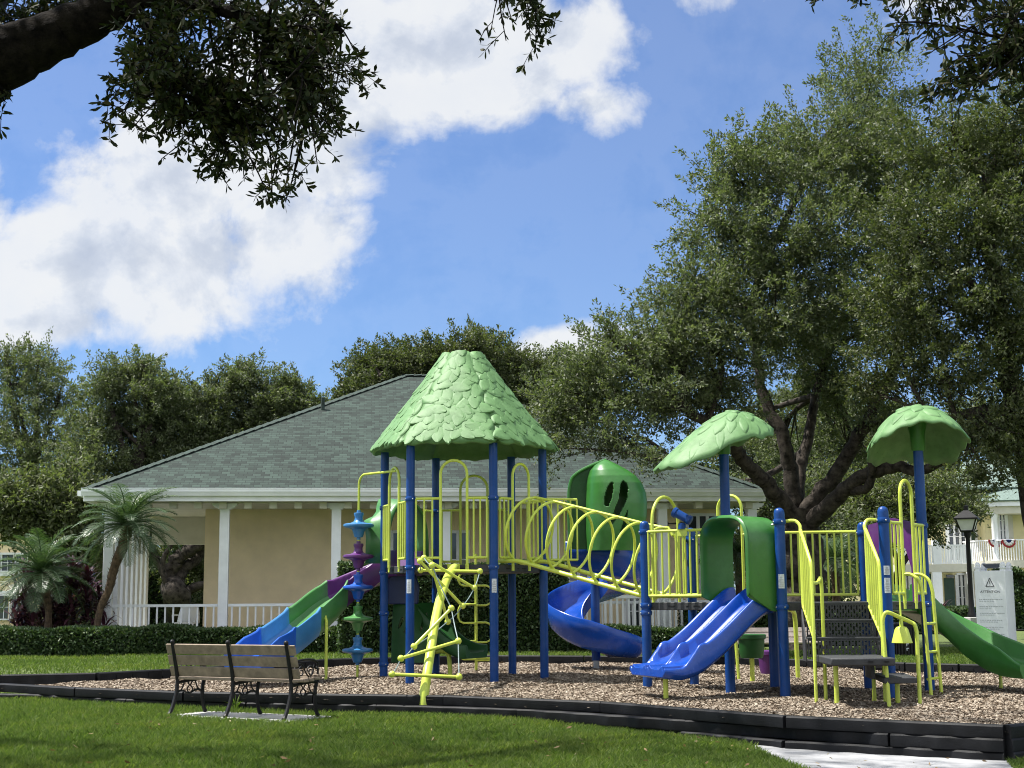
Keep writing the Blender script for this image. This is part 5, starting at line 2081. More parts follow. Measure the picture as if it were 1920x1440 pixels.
hedge('hedge', 'low clipped hedge below the porch at the left, under the palms', (hx(-60, 29), 29), (hx(316, 29.3), 29.3), 1.1, zl, .64, 26000, .075, 1)
hedge('hedge', 'low clipped hedge in front of the porch behind the curved slide', (hx(312, 29.3), 29.45), (hx(648, 29.6), 29.7), 1.0, zl, .60, 22000, .075, 2)
hedge('hedge', 'tall clipped hedge directly behind the play tower', (hx(634, 28.9), 28.9), (hx(1066, 29.3), 29.3), 1.2, zl, 1.88, 46000, .08, 3)
hedge('hedge', 'low hedge below the white fence behind the spiral slide', (hx(1062, 29.6), 29.6), (hx(1300, 29.8), 29.9), .9, zl, .56, 15000, .075, 4)
hedge('hedge', 'high rough hedge far behind the clubhouse, seen through the open porch', (hx(-120, 56), 56), (hx(760, 56), 56), 1.5, .0, 3.2, 30000, .16, 9, .3, .25)
hedge('hedge', 'dark hedge behind the pale bench', (hx(1300, 31.5), 31.5), (hx(1640, 32), 32.2), 1.2, zl, .95, 18000, .09, 5)
hedge('hedge', 'rounded hedge at the foot of the street lamp before the yellow house', (hx(1700, 41), 41), (hx(1845, 41), 41.4), 1.3, .05, .85, 14000, .10, 6, .3, .12)
hedge('hedge', 'green bush beside the white notice board at the right edge', (hx(1893, 44), 44), (hx(1990, 44), 44), 1.4, .05, 1.75, 9000, .12, 7, .4, .2, 'bush')


# palms -----------------------------------------------------------------------------------------
def palm(name, label, base, tpts, r0, r1, nf, fl, seed, droop=.75, group=None, bulge=True, leafl=.32):
    rng = np.random.default_rng(seed)
    root = thing(name, tuple(base), label, 'palm tree', group)
    P = catmull(tpts, 8)
    m = len(P)
    rr_ = []
    for i in range(m):
        f_ = i / (m - 1)
        rr_.append(r0 + (r1 - r0) * f_ ** 2 + rng.normal(0, .006))
    mb = MB().tube(P, rr_, 12)
    # old leaf boots
    for i in range(int(m * (.35)), m):
        for j in range(7):
            a_ = rng.random() * 6.283
            d = Vector((math.cos(a_), math.sin(a_), 0))
            q = P[i] + d * rr_[i] * .9 + Vector((0, 0, rng.normal(0, .02)))
            mb.add([q - d.cross(Vector((0, 0, 1))) * .022, q + d.cross(Vector((0, 0, 1))) * .022, q + d * .045 + Vector((0, 0, .05)), q + Vector((0, 0, -.05)) - d * .01], [(0, 1, 2), (0, 3, 1), (0, 2, 3), (1, 3, 2)])
    mb.build('trunk', palmt, root, ang=20)
    top = P[-1]
    for f_ in range(nf):
        az = f_ * 2.39996 + rng.normal(0, .2)
        el = R(78) - (f_ / nf) * R(98) + rng.normal(0, .07)
        ln = fl * rng.uniform(.85, 1.12)
        d = Vector((math.cos(az), math.sin(az), 0))
        pts = []
        pz = top.copy()
        e_ = el
        n_ = 12
        for i in range(n_ + 1):
            pts.append(pz.copy())
            pz = pz + (d * math.cos(e_) + Vector((0, 0, math.sin(e_)))) * (ln / n_)
            e_ -= droop * (1.1 + .7 * i / n_) / n_ * 1.3
        o_ = MB()
        o_.tube(pts, [.016 * (1 - .8 * i / n_) + .003 for i in range(n_ + 1)], 5)
        side = d.cross(Vector((0, 0, 1)))
        for i in range(2, n_ * 4 + 1):
            u_ = i / (n_ * 4)
            k_ = u_ * n_
            i0 = min(int(k_), n_ - 1)
            q = pts[i0] + (pts[i0 + 1] - pts[i0]) * (k_ - i0)
            tg = (pts[i0 + 1] - pts[i0]).normalized()
            upn = side.cross(tg).normalized()
            ll = leafl * (math.sin(math.pi * min(1, .12 + u_ * .86)) ** .6) * rng.uniform(.85, 1.1)
            for sg in (-1, 1):
                dd = (side * sg * .82 + tg * .62 + upn * rng.uniform(.05, .35)).normalized()
                e1 = q + dd * ll * .55 + Vector((0, 0, -.02 * ll))
                e2 = q + dd * ll + Vector((0, 0, -.22 * ll))
                wv = tg * .0075
                o_.add([q - wv * .6, q + wv * .6, e1 + wv, e2, e1 - wv], [(0, 1, 2, 4), (4, 2, 3)])
        o_.build('frond', palmM, root, smooth=False, fix=False)
    return root


q = W(90, 1180, 30.2)
base = Vector((q.x, q.y, .05))
palm('palm_tree', 'small bushy palm at the far left above the hedge', base, [base, W(91, 1145, 30.2), W(85, 1110, 30.2), W(78, 1075, 30.2)], .07, .14, 46, 1.18, 41, .60, 'small palms by the porch')
q = W(178, 1180, 30.0)
base = Vector((q.x, q.y, .05))
palm('palm_tree', 'slender leaning palm in front of the porch corner', base, [base, W(186, 1150, 30.0), W(204, 1105, 30.0), W(216, 1060, 30.0), W(232, 1020, 30.0), W(238, 985, 30.0)], .07, .13, 46, 1.24, 42, .64, 'small palms by the porch')
for (px_, top_, Yp, sdn, lb) in ((1385, 1040, 34.5, 43, 'small palm seen through the rails under the green slide hood'), (1566, 1050, 35.5, 44, 'small palm seen through the back rails above the black stairs')):
    q = W(px_, 1180, Yp)
    base = Vector((q.x, q.y, .05))
    palm('palm_tree', lb, base, [base, base + Vector((.05, 0, .6)), W(px_, top_, Yp)], .09, .11, 24, 1.2, sdn, .85, 'small palms behind the play deck', leafl=.34)


# cordyline -----------------------------------------------------------------------------------------
def cordyline(label, px0, px1, py0, py1, Y_, n, seed, ll=.55):
    rng = np.random.default_rng(seed)
    base = W((px0 + px1) / 2, 1185, Y_)
    base.z = .05
    root = thing('cordyline', tuple(base), label, 'plant')
    stems = MB()
    blades_ = MB()
    for i in range(n):
        px = px0 + (px1 - px0) * rng.random()
        u_ = abs((px - (px0 + px1) / 2) / ((px1 - px0) / 2))
        py = py0 + (py1 - py0) * (.08 + .92 * rng.random() ** .8) * (1 - 0) + 30 * u_ * u_
        tip = W(px, py, Y_ + rng.normal(0, .35))
        foot = base + Vector((rng.normal(0, .3) + (tip.x - base.x) * .6, rng.normal(0, .2), 0))
        stems.tube(catmull([foot, (foot + tip) / 2 + Vector(rng.normal(0, .05, 3)), tip], 3), .014, 5)
        for k in range(20):
            az = k * 2.4 + rng.normal(0, .2)
            el = R(82) - R(100) * k / 20
            d = Vector((math.cos(az), math.sin(az), 0))
            sd2 = d.cross(Vector((0, 0, 1)))
            l_ = ll * rng.uniform(.7, 1.1)
            q = tip - Vector((0, 0, .012 * k))
            pts, ws = [q], [.010]
            e_ = el
            for s_ in range(4):
                q = q + (d * math.cos(e_) + Vector((0, 0, math.sin(e_)))) * l_ / 4
                e_ -= .32
                pts.append(q)
                ws.append((.030, .036, .024, .002)[s_])
            vs = []
            for p_, w_ in zip(pts, ws):
                vs += [p_ - sd2 * w_, p_ + sd2 * w_]
            blades_.add(vs, [(2 * j, 2 * j + 1, 2 * j + 3, 2 * j + 2) for j in range(4)])
    stems.build('stem', palmt, root)
    blades_.build('foliage', cordM, root, smooth=False, fix=False)


cordyline('large purple leaved plant between the two palms at the left', 30, 195, 1045, 1165, 31.2, 52, 51)
cordyline('small dark spiky plant beside the yellow house columns', 1755, 1785, 1135, 1160, 43, 7, 52, .6)
# ------------------------------------------------------------------ benches


def bench(name, label, c, ang, lh, plm, z0, k=1.0, arms=True):
    root = thing(name, (c.x, c.y, z0), label, 'bench')
    ld = Vector((math.cos(ang), math.sin(ang), 0))
    fd = Vector((-ld.y, ld.x, 0))

    def bp(l, d, z):
        return Vector((c.x, c.y, z0)) + ld * l + fd * d + Vector((0, 0, z * k))
    for fi, l in enumerate((-lh, 0, lh)):
        mb = MB()
        n_ = 8
        mb.tube(catmull([bp(l, -.37, 0), bp(l, -.345, .03), bp(l, -.29, .14), bp(l, -.245, .28), bp(l, -.235, .42)], 4), [.028] * 3 + [.024] * 14, n_)
        mb.tube(catmull([bp(l, -.235, .40), bp(l, -.265, .55), bp(l, -.315, .74), bp(l, -.345, .86)], 4), .024, n_)
        mb.sphere(bp(l, -.348, .868), .030, 10, 8)
        mb.tube(catmull([bp(l, .29, 0), bp(l, .265, .03), bp(l, .225, .15), bp(l, .225, .30), bp(l, .26, .41)], 4), [.028] * 3 + [.024] * 14, n_)
        mb.tube(catmull([bp(l, -.24, .375), bp(l, -.05, .39), bp(l, .12, .40), bp(l, .28, .405)], 4), .020, n_)
        # scroll brace below the seat
        mb.tube(catmull([bp(l, -.245, .27), bp(l, -.14, .275), bp(l, -.03, .235), bp(l, .10, .275), bp(l, .215, .26)], 5), .013, 6)
        for sg in (-1, 1):
            mb.tube(catmull([bp(l, -.01 + sg * .015, .24), bp(l, -.01 + sg * .05, .29), bp(l, -.01 + sg * .012, .335), bp(l, -.01 + sg * .05, .385)], 4), .009, 6)
            mb.tube(catmull([bp(l, -.01 + sg * .22, .25), bp(l, -.01 + sg * .14, .30), bp(l, -.01 + sg * .10, .38)], 4), .009, 6)
        fr_ = mb.build('end_frame' if l else 'support_frame', iron, root)
        if arms and l:
            mb = MB()
            mb.tube(catmull([bp(l, -.29, .60), bp(l, -.12, .655), bp(l, .08, .665), bp(l, .22, .645), bp(l, .275, .60), bp(l, .25, .555), bp(l, .20, .575)], 5), .014, 8)
            mb.tube(catmull([bp(l, .255, .61), bp(l, .275, .52), bp(l, .262, .42)], 4), .013, 8)
            for d0, sg in ((-.05, 1), (.13, -1)):
                sp_ = []
                for i in range(22):
                    a_ = i * .42
                    r_ = .075 * (1 - i / 26)
                    sp_.append(bp(l, d0 + sg * r_ * math.cos(a_), .525 + r_ * math.sin(a_)))
                mb.tube(sp_, .0085, 6)
            mb.tube(catmull([bp(l, -.26, .47), bp(l, -.15, .60), bp(l, -.04, .61), bp(l, .05, .50), bp(l, .13, .46), bp(l, .2, .6)], 5), .009, 6)
            mb.build('armrest', iron, fr_)
    M0 = Matrix((ld, fd, Vector((0, 0, 1)))).transposed()
    al = R(17)
    for i, zz in enumerate((.515, .650, .785)):
        dd = -.235 - (zz - .45) * .30
        Mb = M0 @ Matrix.Rotation(al, 3, 'X')
        MB().box(bp(0, dd + .022, zz), (2 * lh + .22, .030, .122 * k), M=Mb).build('back_slat', plm, root, bevel=.006)
    for i in range(5):
        d_ = -.20 + i * .108
        MB().box(bp(0, d_, .425 + .012 * (i - 1) ** 2 * .4), (2 * lh + .22, .095, .030), M=M0).build('seat_slat', plm, root, bevel=.006)
    return root


bang = math.atan2(bdir.y, bdir.x)
blen = Vector((bdir.x, bdir.y, 0)).length
bc = (BL + BR) / 2 + Vector((-bdir.normalized().y, bdir.normalized().x, 0)) * .36
bench('park_bench', 'weathered wooden bench with black scroll iron frames, seen from behind', Vector((bc.x, bc.y, 0)), bang, blen / 2, plank, -.168, 1.0)
q0, q1 = W(1312, 1200, 26.0), W(1522, 1200, 26.4)
bench('park_bench', 'pale pinkish bench behind the play deck beyond the rear border', Vector(((q0.x + q1.x) / 2, 26.1, 0)), R(182), (q1.x - q0.x) / 2, plankp, .07, .66)

# litter bin behind the bell
q = W(1697, 1200, 26.6)
bn = thing('litter_bin', (q.x, q.y, .08), 'black litter bin standing on the grass behind the lime bell', 'litter bin')
MB().lathe((q.x, q.y, .08), [(.20, 0), (.215, .02), (.215, .56), (.225, .57), (.225, .60), (.20, .62), (.14, .62)], 24).build('bin_body', iron, bn)
for k in range(24):
    a_ = 2 * math.pi * k / 24
    MB().box((q.x + .219 * math.cos(a_), q.y + .219 * math.sin(a_), .36), (.012, .028, .50), rz=a_).build('slat', iron, bn)
mb = MB()
for k in range(5):
    mb.box((q.x - .02, q.y - .232, .56 - .08 * k), (.045, .004, .014))
    mb.box((q.x - .035, q.y - .232, .535 - .08 * k), (.012, .004, .035))
mb.build('lettering', stick, bn)

# ------------------------------------------------------------------ notice board
q = W(1867, 1150, 26.5)
sa_ = R(-38)
sb = thing('notice_board', (q.x, q.y, .08), 'white ATTENTION notice board on capped posts at the right edge', 'sign')
fx = Vector((math.cos(sa_), math.sin(sa_), 0))
fn_ = Vector((fx.y, -fx.x, 0))            # front normal towards the viewer


def sp(l, o_, z):
    return Vector((q.x, q.y, 0)) + fx * l + fn_ * o_ + Vector((0, 0, z))


zt_ = W(1867, 1070, 26.4).z
zb_ = W(1867, 1214, 26.4).z
MB().box(sp(0, 0, (zt_ + zb_) / 2), (.57, .44, zt_ - zb_), rz=sa_).build('panel', white, sb, bevel=.006)
for l in (-.232, .232):
    for o_ in (-.165, .165):
        pz_ = MB().box(sp(l, o_, (zt_ + .05) / 2 + .02), (.085, .085, zt_ - .05 + .05), rz=sa_).build('post', white, sb, bevel=.006)
        MB().lathe(sp(l, o_, zt_ + .04), [(.075, 0), (.075, .022), (.05, .03), (.058, .055), (.05, .085), (.02, .115), (.004, .12)], 4, M=Matrix.Rotation(sa_ + R(45), 3, 'Z')).build('cap', white, pz_)
Ms = Matrix.Rotation(sa_, 3, 'Z') @ Matrix.Rotation(R(-18), 3, 'X')
MB().box(sp(0, -.02, zt_ + .09), (.34, .22, .02), M=Ms).build('solar_panel', glassd, sb)


def text(body, size, pos, rz, m, par, name='lettering', ext=.002, align='CENTER'):
    cu_ = bpy.data.curves.new(name, 'FONT')
    cu_.body = body
    cu_.size = size
    cu_.extrude = ext
    cu_.align_x = align
    cu_.align_y = 'CENTER'
    to = bpy.data.objects.new(name + '_curve', cu_)
    COL.objects.link(to)
    to.matrix_world = Matrix.Translation(pos) @ Matrix.Rotation(rz, 4, 'Z') @ Matrix.Rotation(R(90), 4, 'X')
    bpy.context.view_layer.update()
    me = bpy.data.meshes.new_from_object(to.evaluated_get(bpy.context.evaluated_depsgraph_get()))
    me.transform(to.matrix_world)
    o0 = rootloc(par)
    me.transform(Matrix.Translation(-o0))
    me.materials.clear()
    me.materials.append(m)
    bpy.data.objects.remove(to)
    bpy.data.curves.remove(cu_)
    o = bpy.data.objects.new(name, me)
    COL.objects.link(o)
    o.parent = par
    return o


text('ATTENTION', .066, sp(0, .222, zt_ - .385), sa_, letm, sb)
mb = MB()
tri = [(-.075, -.29), (.075, -.29), (0, -.135)]
for i in range(3):
    a_, b_ = tri[i], tri[(i + 1) % 3]
    mb.tube([sp(a_[0], .222, zt_ + a_[1]), sp(b_[0], .222, zt_ + b_[1])], .008, 6)
mb.box(sp(0, .222, zt_ - .218), (.014, .006, .06), rz=sa_)
mb.box(sp(0, .222, zt_ - .265), (.014, .006, .014), rz=sa_)
mb.build('warning_triangle', letm, sb)
rg = np.random.default_rng(3)
zz = zt_ - .52
while zz > zb_ + .12:
    for k in range(2):
        mb = MB()
        x_, end = -.215, (.20 if k == 0 else rg.uniform(-.05, .15))
        while x_ < end:
            wd_ = rg.uniform(.018, .05)
            mb.box(sp(x_ + wd_ / 2, .2215, zz), (wd_, .003, .011), rz=sa_)
            x_ += wd_ + .010
        mb.build('text_line', textm, sb)
        zz -= .033
    zz -= .06


# ------------------------------------------------------------------ street lamp
q = W(1822, 1150, 36)
zg = .05
lm_ = thing('street_lamp', (q.x, q.y, zg), 'black lantern street lamp on a pale block in front of the yellow house', 'street lamp')
zl0, zl1, ztop_ = W(1818, 996, 36).z, W(1818, 973, 36).z, W(1818, 953, 36).z
q2 = Vector((q.x, q.y, 0))
MB().box((q.x + .12, q.y, .33), (.50, .5, .62)).build('base', slab, lm_, bevel=.015)
MB().lathe((q.x, q.y, .6), [(.10, 0), (.10, .12), (.075, .18), (.062, .6), (.055, zl0 - .78), (.085, zl0 - .70), (.085, zl0 - .62), (.07, zl0 - .6)], 16).build('pole', iron, lm_)
Mz = Matrix.Rotation(R(22), 3, 'Z')
zl0 = zl0 - .0
MB().lathe((q.x, q.y, 0), [(.20, zl0), (.345, zl1)], 4, M=Mz).build('pane', lamp_g, lm_)
mb = MB()
for k in range(4):
    a_ = R(22) + math.pi / 2 * k
    d = Vector((math.cos(a_), math.sin(a_), 0))
    d2 = Vector((math.cos(a_ + math.pi / 2), math.sin(a_ + math.pi / 2), 0))
    mb.tube([q2 + d * .205 + Vector((0, 0, zl0)), q2 + d * .35 + Vector((0, 0, zl1))], .018, 6)
    mb.tube([q2 + d * .205 + Vector((0, 0, zl0)), q2 + d2 * .205 + Vector((0, 0, zl0))], .02, 6)
mb.build('lantern_frame', iron, lm_)
MB().lathe((q.x, q.y, 0), [(.41, zl1 - .02), (.41, zl1 + .02), (.10, ztop_ - .06), (.075, ztop_ - .05), (.075, ztop_ + .06), (.02, ztop_ + .07)], 4, M=Mz).build('lantern_roof', iron, lm_, smooth=False)

# ------------------------------------------------------------------ yellow balcony house
YH = 62.0
yh = thing('yellow_house', tuple(Vector((W(1800, 1100, YH).x, YH, .0))), 'pale yellow two storey house with white balconies and a green roof at the right edge', 'building')


def hb(mb, x0, y0, x1, y1, Y0, dep):
    a_, b_ = W(x0, y1, Y0), W(x1, y0, Y0)
    xa, xb = min(a_.x, b_.x), max(a_.x, b_.x)
    za, zb = W((x0 + x1) / 2, y1, Y0).z, W((x0 + x1) / 2, y0, Y0).z
    mb.box(((xa + xb) / 2, Y0 + dep / 2, (za + zb) / 2), (xb - xa, dep, zb - za))
    return mb


def hbo(name, m, *r, par=None, bevel=0):
    return hb(MB(), *r).build(name, m, par or yh, bevel=bevel)


hbo('wall', ywall, 1600, 912, 2120, 1215, YH, 7)


def hwin(x0, y0, x1, y1, Y0, par=None, cols=2, rows=2):
    mb = MB()
    hb(mb, x0 - 3, y0 - 4, x1 + 3, y0, Y0 - .10, .10)
    hb(mb, x0 - 3, y1, x1 + 3, y1 + 3, Y0 - .12, .12)
    hb(mb, x0 - 3, y0, x0, y1, Y0 - .08, .08)
    hb(mb, x1, y0, x1 + 3, y1, Y0 - .08, .08)
    for i in range(1, rows):
        yy_ = y0 + (y1 - y0) * i / rows
        hb(mb, x0, yy_ - .6, x1, yy_ + .6, Y0 - .05, .05)
    for i in range(1, cols):
        xx_ = x0 + (x1 - x0) * i / cols
        hb(mb, xx_ - .4, y0, xx_ + .4, y1, Y0 - .045, .04)
    o = mb.build('window', white, par or yh)
    hb(MB(), x0, y0, x1, y1, Y0 - .02, .012).build('pane', glassd, o)
    return o


hwin(1692, 986, 1706, 1024, YH)
hwin(1779, 984, 1812, 1050, YH, cols=3, rows=3)
hwin(1833, 975, 1847, 1032, YH, rows=3)
hwin(1797, 1078, 1811, 1142, YH, rows=3)
hwin(1692, 1078, 1706, 1140, YH)
hbo('shutter', shut, 1823, 985, 1829, 1034, YH - .06, .06)
hbo('shutter', shut, 1815, 1076, 1820, 1148, YH - .06, .06)
hbo('shutter', shut, 1738, 1076, 1748, 1150, YH - .06, .06)
dr_ = hbo('door', shut, 1774, 1084, 1789, 1160, YH - .05, .05)
hb(MB(), 1775, 1078, 1788, 1083, YH - .06, .05).build('transom', glassd, dr_)
hbo('balcony', trimc, 1680, 1058, 1826, 1072, 59.2, 2.8)


def hrail(x0, x1, y0, y1, Y0, n):
    mb = MB()
    hb(mb, x0, y0, x1, y0 + 2.2, Y0, .08)
    hb(mb, x0, y1 - 3, x1, y1 - 1, Y0, .08)
    for i in range(n):
        xx_ = x0 + (x1 - x0) * (i + .5) / n
        hb(mb, xx_ - .9, y0 + 2, xx_ + .9, y1 - 2, Y0 + .02, .04)
    return mb.build('railing', white, yh)


hrail(1680, 1751, 1022, 1058, 59.25, 15)
hrail(1762, 1818, 1021, 1058, 59.25, 12)
for (x0, y0, x1, y1) in ((1751, 1012, 1763, 1059), (1753, 1072, 1766, 1165), (1684, 1072, 1694, 1165), (1816, 1030, 1822, 1059)):
    hbo('column', white, x0, y0, x1, y1, 59.22, .22)
hbo('porch_floor', slab, 1640, 1160, 2080, 1172, 58.2, 3.8)
# rounded porch bay
bx0 = W(1944, 1000, 58.5)
bc_ = Vector((bx0.x, 61.6, 0))
rb_ = (W(1944, 1000, 59).x - W(1852, 1000, 59).x)
zq = lambda y_: W(1900, y_, 59.4).z


def halfround(name, m, r, z0_, z1_, a0=170, a1=370, n=28, th=None):
    poly = [bc_ + cs(a0 + (a1 - a0) * i / n) * r for i in range(n + 1)]
    if th:
        poly += [bc_ + cs(a1 - (a1 - a0) * i / n) * (r - th) for i in range(n + 1)]
    return MB().prism([z_at(p_, z0_) for p_ in poly], (0, 0, z1_ - z0_)).build(name, m, yh)


halfround('cornice', white, rb_ + .15, zq(948), zq(938))
halfround('frieze', trimc, rb_ + .02, zq(962), zq(948.2))
halfround('balcony', trimc, rb_ + .08, zq(1064), zq(1050))
halfround('railing', white, rb_ + .0, zq(1013), zq(1010.5), th=.10)
mb = MB()
for i in range(64):
    d = cs(175 + 190 * i / 63)
    mb.box(z_at(bc_ + d * (rb_ - .05), (zq(1050) + zq(1012)) / 2), (.04, .04, zq(1012) - zq(1050)), rz=R(175 + 190 * i / 63))
mb.build('railing', white, yh)
for a_ in (186, 232, 290):
    d = cs(a_)
    MB().lathe(z_at(bc_ + d * (rb_ - .12), 0), [(.17, zq(1050)), (.14, zq(1046)), (.125, zq(970)), (.17, zq(966)), (.17, zq(961))], 14).build('column', white, yh)
    MB().lathe(z_at(bc_ + d * (rb_ - .12), 0), [(.18, zq(1160)), (.15, zq(1154)), (.14, zq(1075)), (.18, zq(1070)), (.18, zq(1064))], 14).build('column', white, yh)
hbo('wall', ywall, 1856, 950, 1990, 1160, 60.9, 1.0)
hwin(1874, 958, 1886, 1012, 60.9, rows=3)
hbo('shutter', trimc, 1863, 960, 1869, 1014, 60.84, .06)
hbo('shutter', trimc, 1891, 960, 1898, 1014, 60.84, .06)
# roof
mb = MB()
mb.uv = []
q0, q1 = W(1768, 906, 60.5), W(2140, 895, 60.5)
q2, q3 = W(2100, 862, 67), W(1810, 866, 67)
q0.z = q1.z = zq(912)
mb.add([q0, q1, q2, q3], [(0, 1, 2, 3)])
mb.uv = [[(0, 0), (9, 0), (9, 7), (0, 7)]]
shing2 = mat('pale_green_shingle', (.13, .18, .16), .9, .15, 12, .5, 60)
mb.build('roof', shing2, yh, smooth=False, solid=.12)
vs = [z_at(bc_ + cs(165 + 210 * i / 24) * (rb_ + .22), zq(938.2)) for i in range(25)]
ap = z_at(bc_ + Vector((0, .8, 0)), zq(876))
MB().add(vs + [ap], [(i, i + 1, 25) for i in range(24)]).build('roof', shing2, yh, smooth=False, solid=.06)
# bunting
for (px_, lb) in ((1866, 'red white and blue bunting fan on the rounded balcony, the one nearer the lamp'), (1891, 'red white and blue bunting fan on the rounded balcony, the one next to the column')):
    Yb = 61.6 - math.sqrt(max(.1, rb_ ** 2 - (W(px_, 1015, 59.6).x - bc_.x) ** 2)) - .05
    c_ = W(px_, 1012, Yb)
    bt_ = thing('bunting', tuple(c_), lb, 'bunting', 'bunting fans on the balcony rail')
    for m_, r0_, r1_ in ((bluec, .0, .11), (whitec, .11, .23), (redc, .23, .31)):
        vs, fs = [], []
        for i in range(25):
            a_ = math.pi + math.pi * i / 24
            y_ = -.03 - .025 * math.cos(i * 1.6)
            for r_ in (r0_, r1_):
                vs.append(c_ + Vector((r_ * math.cos(a_), y_, r_ * 1.1 * math.sin(a_))))
        for i in range(24):
            fs.append((2 * i, 2 * i + 1, 2 * i + 3, 2 * i + 2))
        MB().add(vs, fs).build('cloth_band', m_, bt_, solid=.01)

# ------------------------------------------------------------------ house far left
lh_ = thing('cream_house', tuple(Vector((W(0, 1100, 47).x, 47, 0))), 'cream two storey house with white windows at the left edge behind the palm', 'building')


def lb(name, m, *r, bevel=0):
    return hb(MB(), *r).build(name, m, lh_)


lb('wall', cream, -160, 985, 64, 1195, 47, 1.6)
lb('sill_band', white, -160, 1073, 66, 1081, 46.9, .1)
lb('trim', white, -160, 1108, 66, 1113, 46.92, .08)
lb('fascia', white, -170, 972, 76, 984, 46.6, .3)
hwin(-38, 1040, -2, 1070, 47, lh_, 3, 2)
hwin(4, 1040, 24, 1070, 47, lh_, 2, 2)
hwin(30, 1040, 50, 1070, 47, lh_, 2, 2)
hwin(-20, 1117, 16, 1160, 47, lh_, 4, 2)
hwin(22, 1117, 46, 1160, 47, lh_, 3, 2)
a_, b_ = W(-190, 973, 46.4), W(80, 973, 46.4)
a_.z = b_.z
MB().add([a_, b_, Vector((b_.x - 1.2, 48.6, b_.z + .7)), Vector((a_.x + 1.2, 48.6, a_.z + .7))], [(0, 1, 2, 3)]).build('roof', shing2, lh_, smooth=False, solid=.1)

# ------------------------------------------------------------------ parked car at the right edge and its street
st_ = MB()
vs = [(12.5, 43.5, float(lawn_z(12.5, 43.5)) + .05), (80, 43.5, .14), (80, 50.5, .14), (12.5, 50.5, .14)]
vs = [(x_, y_, .135) for x_, y_, z_ in vs]
tag(MB().add(vs, [(0, 1, 2, 3)]).build('street', asph, smooth=False), kind='structure')
cx0 = W(1905, 1150, 45).x
car = thing('parked_car', (cx0 + 2.3, 45.9, .14), 'dark parked car cut off by the right edge behind the notice board', 'car')
prof = [(0, .42), (.0, .80), (.10, .98), (.28, 1.04), (.55, 1.62), (.75, 1.70), (2.6, 1.72), (3.0, 1.66), (3.75, 1.10), (4.5, .98), (4.68, .80), (4.7, .42), (4.2, .30), (.4, .30)]
MB().prism([Vector((cx0 + a_, 45.0, .14 + b_)) for a_, b_ in prof], (0, 1.8, 0)).build('body', carp, car, bevel=.06)
for poly in ([(.38, 1.06), (.62, 1.58), (1.35, 1.60), (1.35, 1.06)], [(1.43, 1.06), (1.43, 1.60), (2.35, 1.62), (2.35, 1.06)], [(2.43, 1.06), (2.43, 1.62), (2.9, 1.58), (3.55, 1.10)]):
    MB().prism([Vector((cx0 + a_, 44.985, .14 + b_)) for a_, b_ in poly], (0, .02, 0)).build('window', glassd, car)
MB().prism([Vector((cx0 - .012, 45.25, 1.26)), Vector((cx0 + .01, 45.25, 1.1)), Vector((cx0 + .01, 46.55, 1.1)), Vector((cx0 - .012, 46.55, 1.26))], (.02, 0, 0)).build('number_plate', white, car)
for wx in (.9, 3.8):
    for wy in (45.0, 46.6):
        wh = MB().lathe((cx0 + wx, wy, .14 + .34), [(.20, -.02), (.33, -.03), (.34, .0), (.34, .18), (.33, .21), (.20, .20)], 24, M=Matrix.Rotation(R(-90), 3, 'X')).build('wheel', rubber, car)
        MB().lathe((cx0 + wx, wy - .005, .14 + .34), [(.02, -.03), (.19, -.02), (.20, .0), (.20, .05)], 16, M=Matrix.Rotation(R(-90), 3, 'X')).build('rim', steel, wh)
for zz in (.85,):
    MB().box((cx0 + .02, 45.12, .14 + .92), (.08, .2, .16)).build('tail_light', redc, car, bevel=.02)

# ------------------------------------------------------------------ near oaks: overhanging boughs
rngf = np.random.default_rng(77)


def inpoly(px, py, poly):
    return sdist(np.array([px]), np.array([py]), np.array(poly, float))[0] < 0


def near_leaves(P, D, rng, L0=.056):
    """folded leaves with an obovate outline, six corners each"""
    n = len(P)
    a = unit(D + rng.normal(0, .25, (n, 3)))
    q = rng.normal(size=(n, 3))
    q[:, 2] += .8
    b = unit(np.cross(a, q))
    nn = np.cross(a, b)
    L = (L0 * (.65 + .6 * rng.random(n)))[:, None]
    w_ = L * (.125 + .06 * rng.random((n, 1)))
    f_ = .25
    V = np.stack([P, P + a * L * .35 + b * w_ * .75 + nn * w_ * f_, P + a * L * .68 + b * w_ + nn * w_ * f_, P + a * L, P + a * L * .68 - b * w_ + nn * w_ * f_, P + a * L * .35 - b * w_ * .75 + nn * w_ * f_], 1)
    return V.reshape(-1, 3)


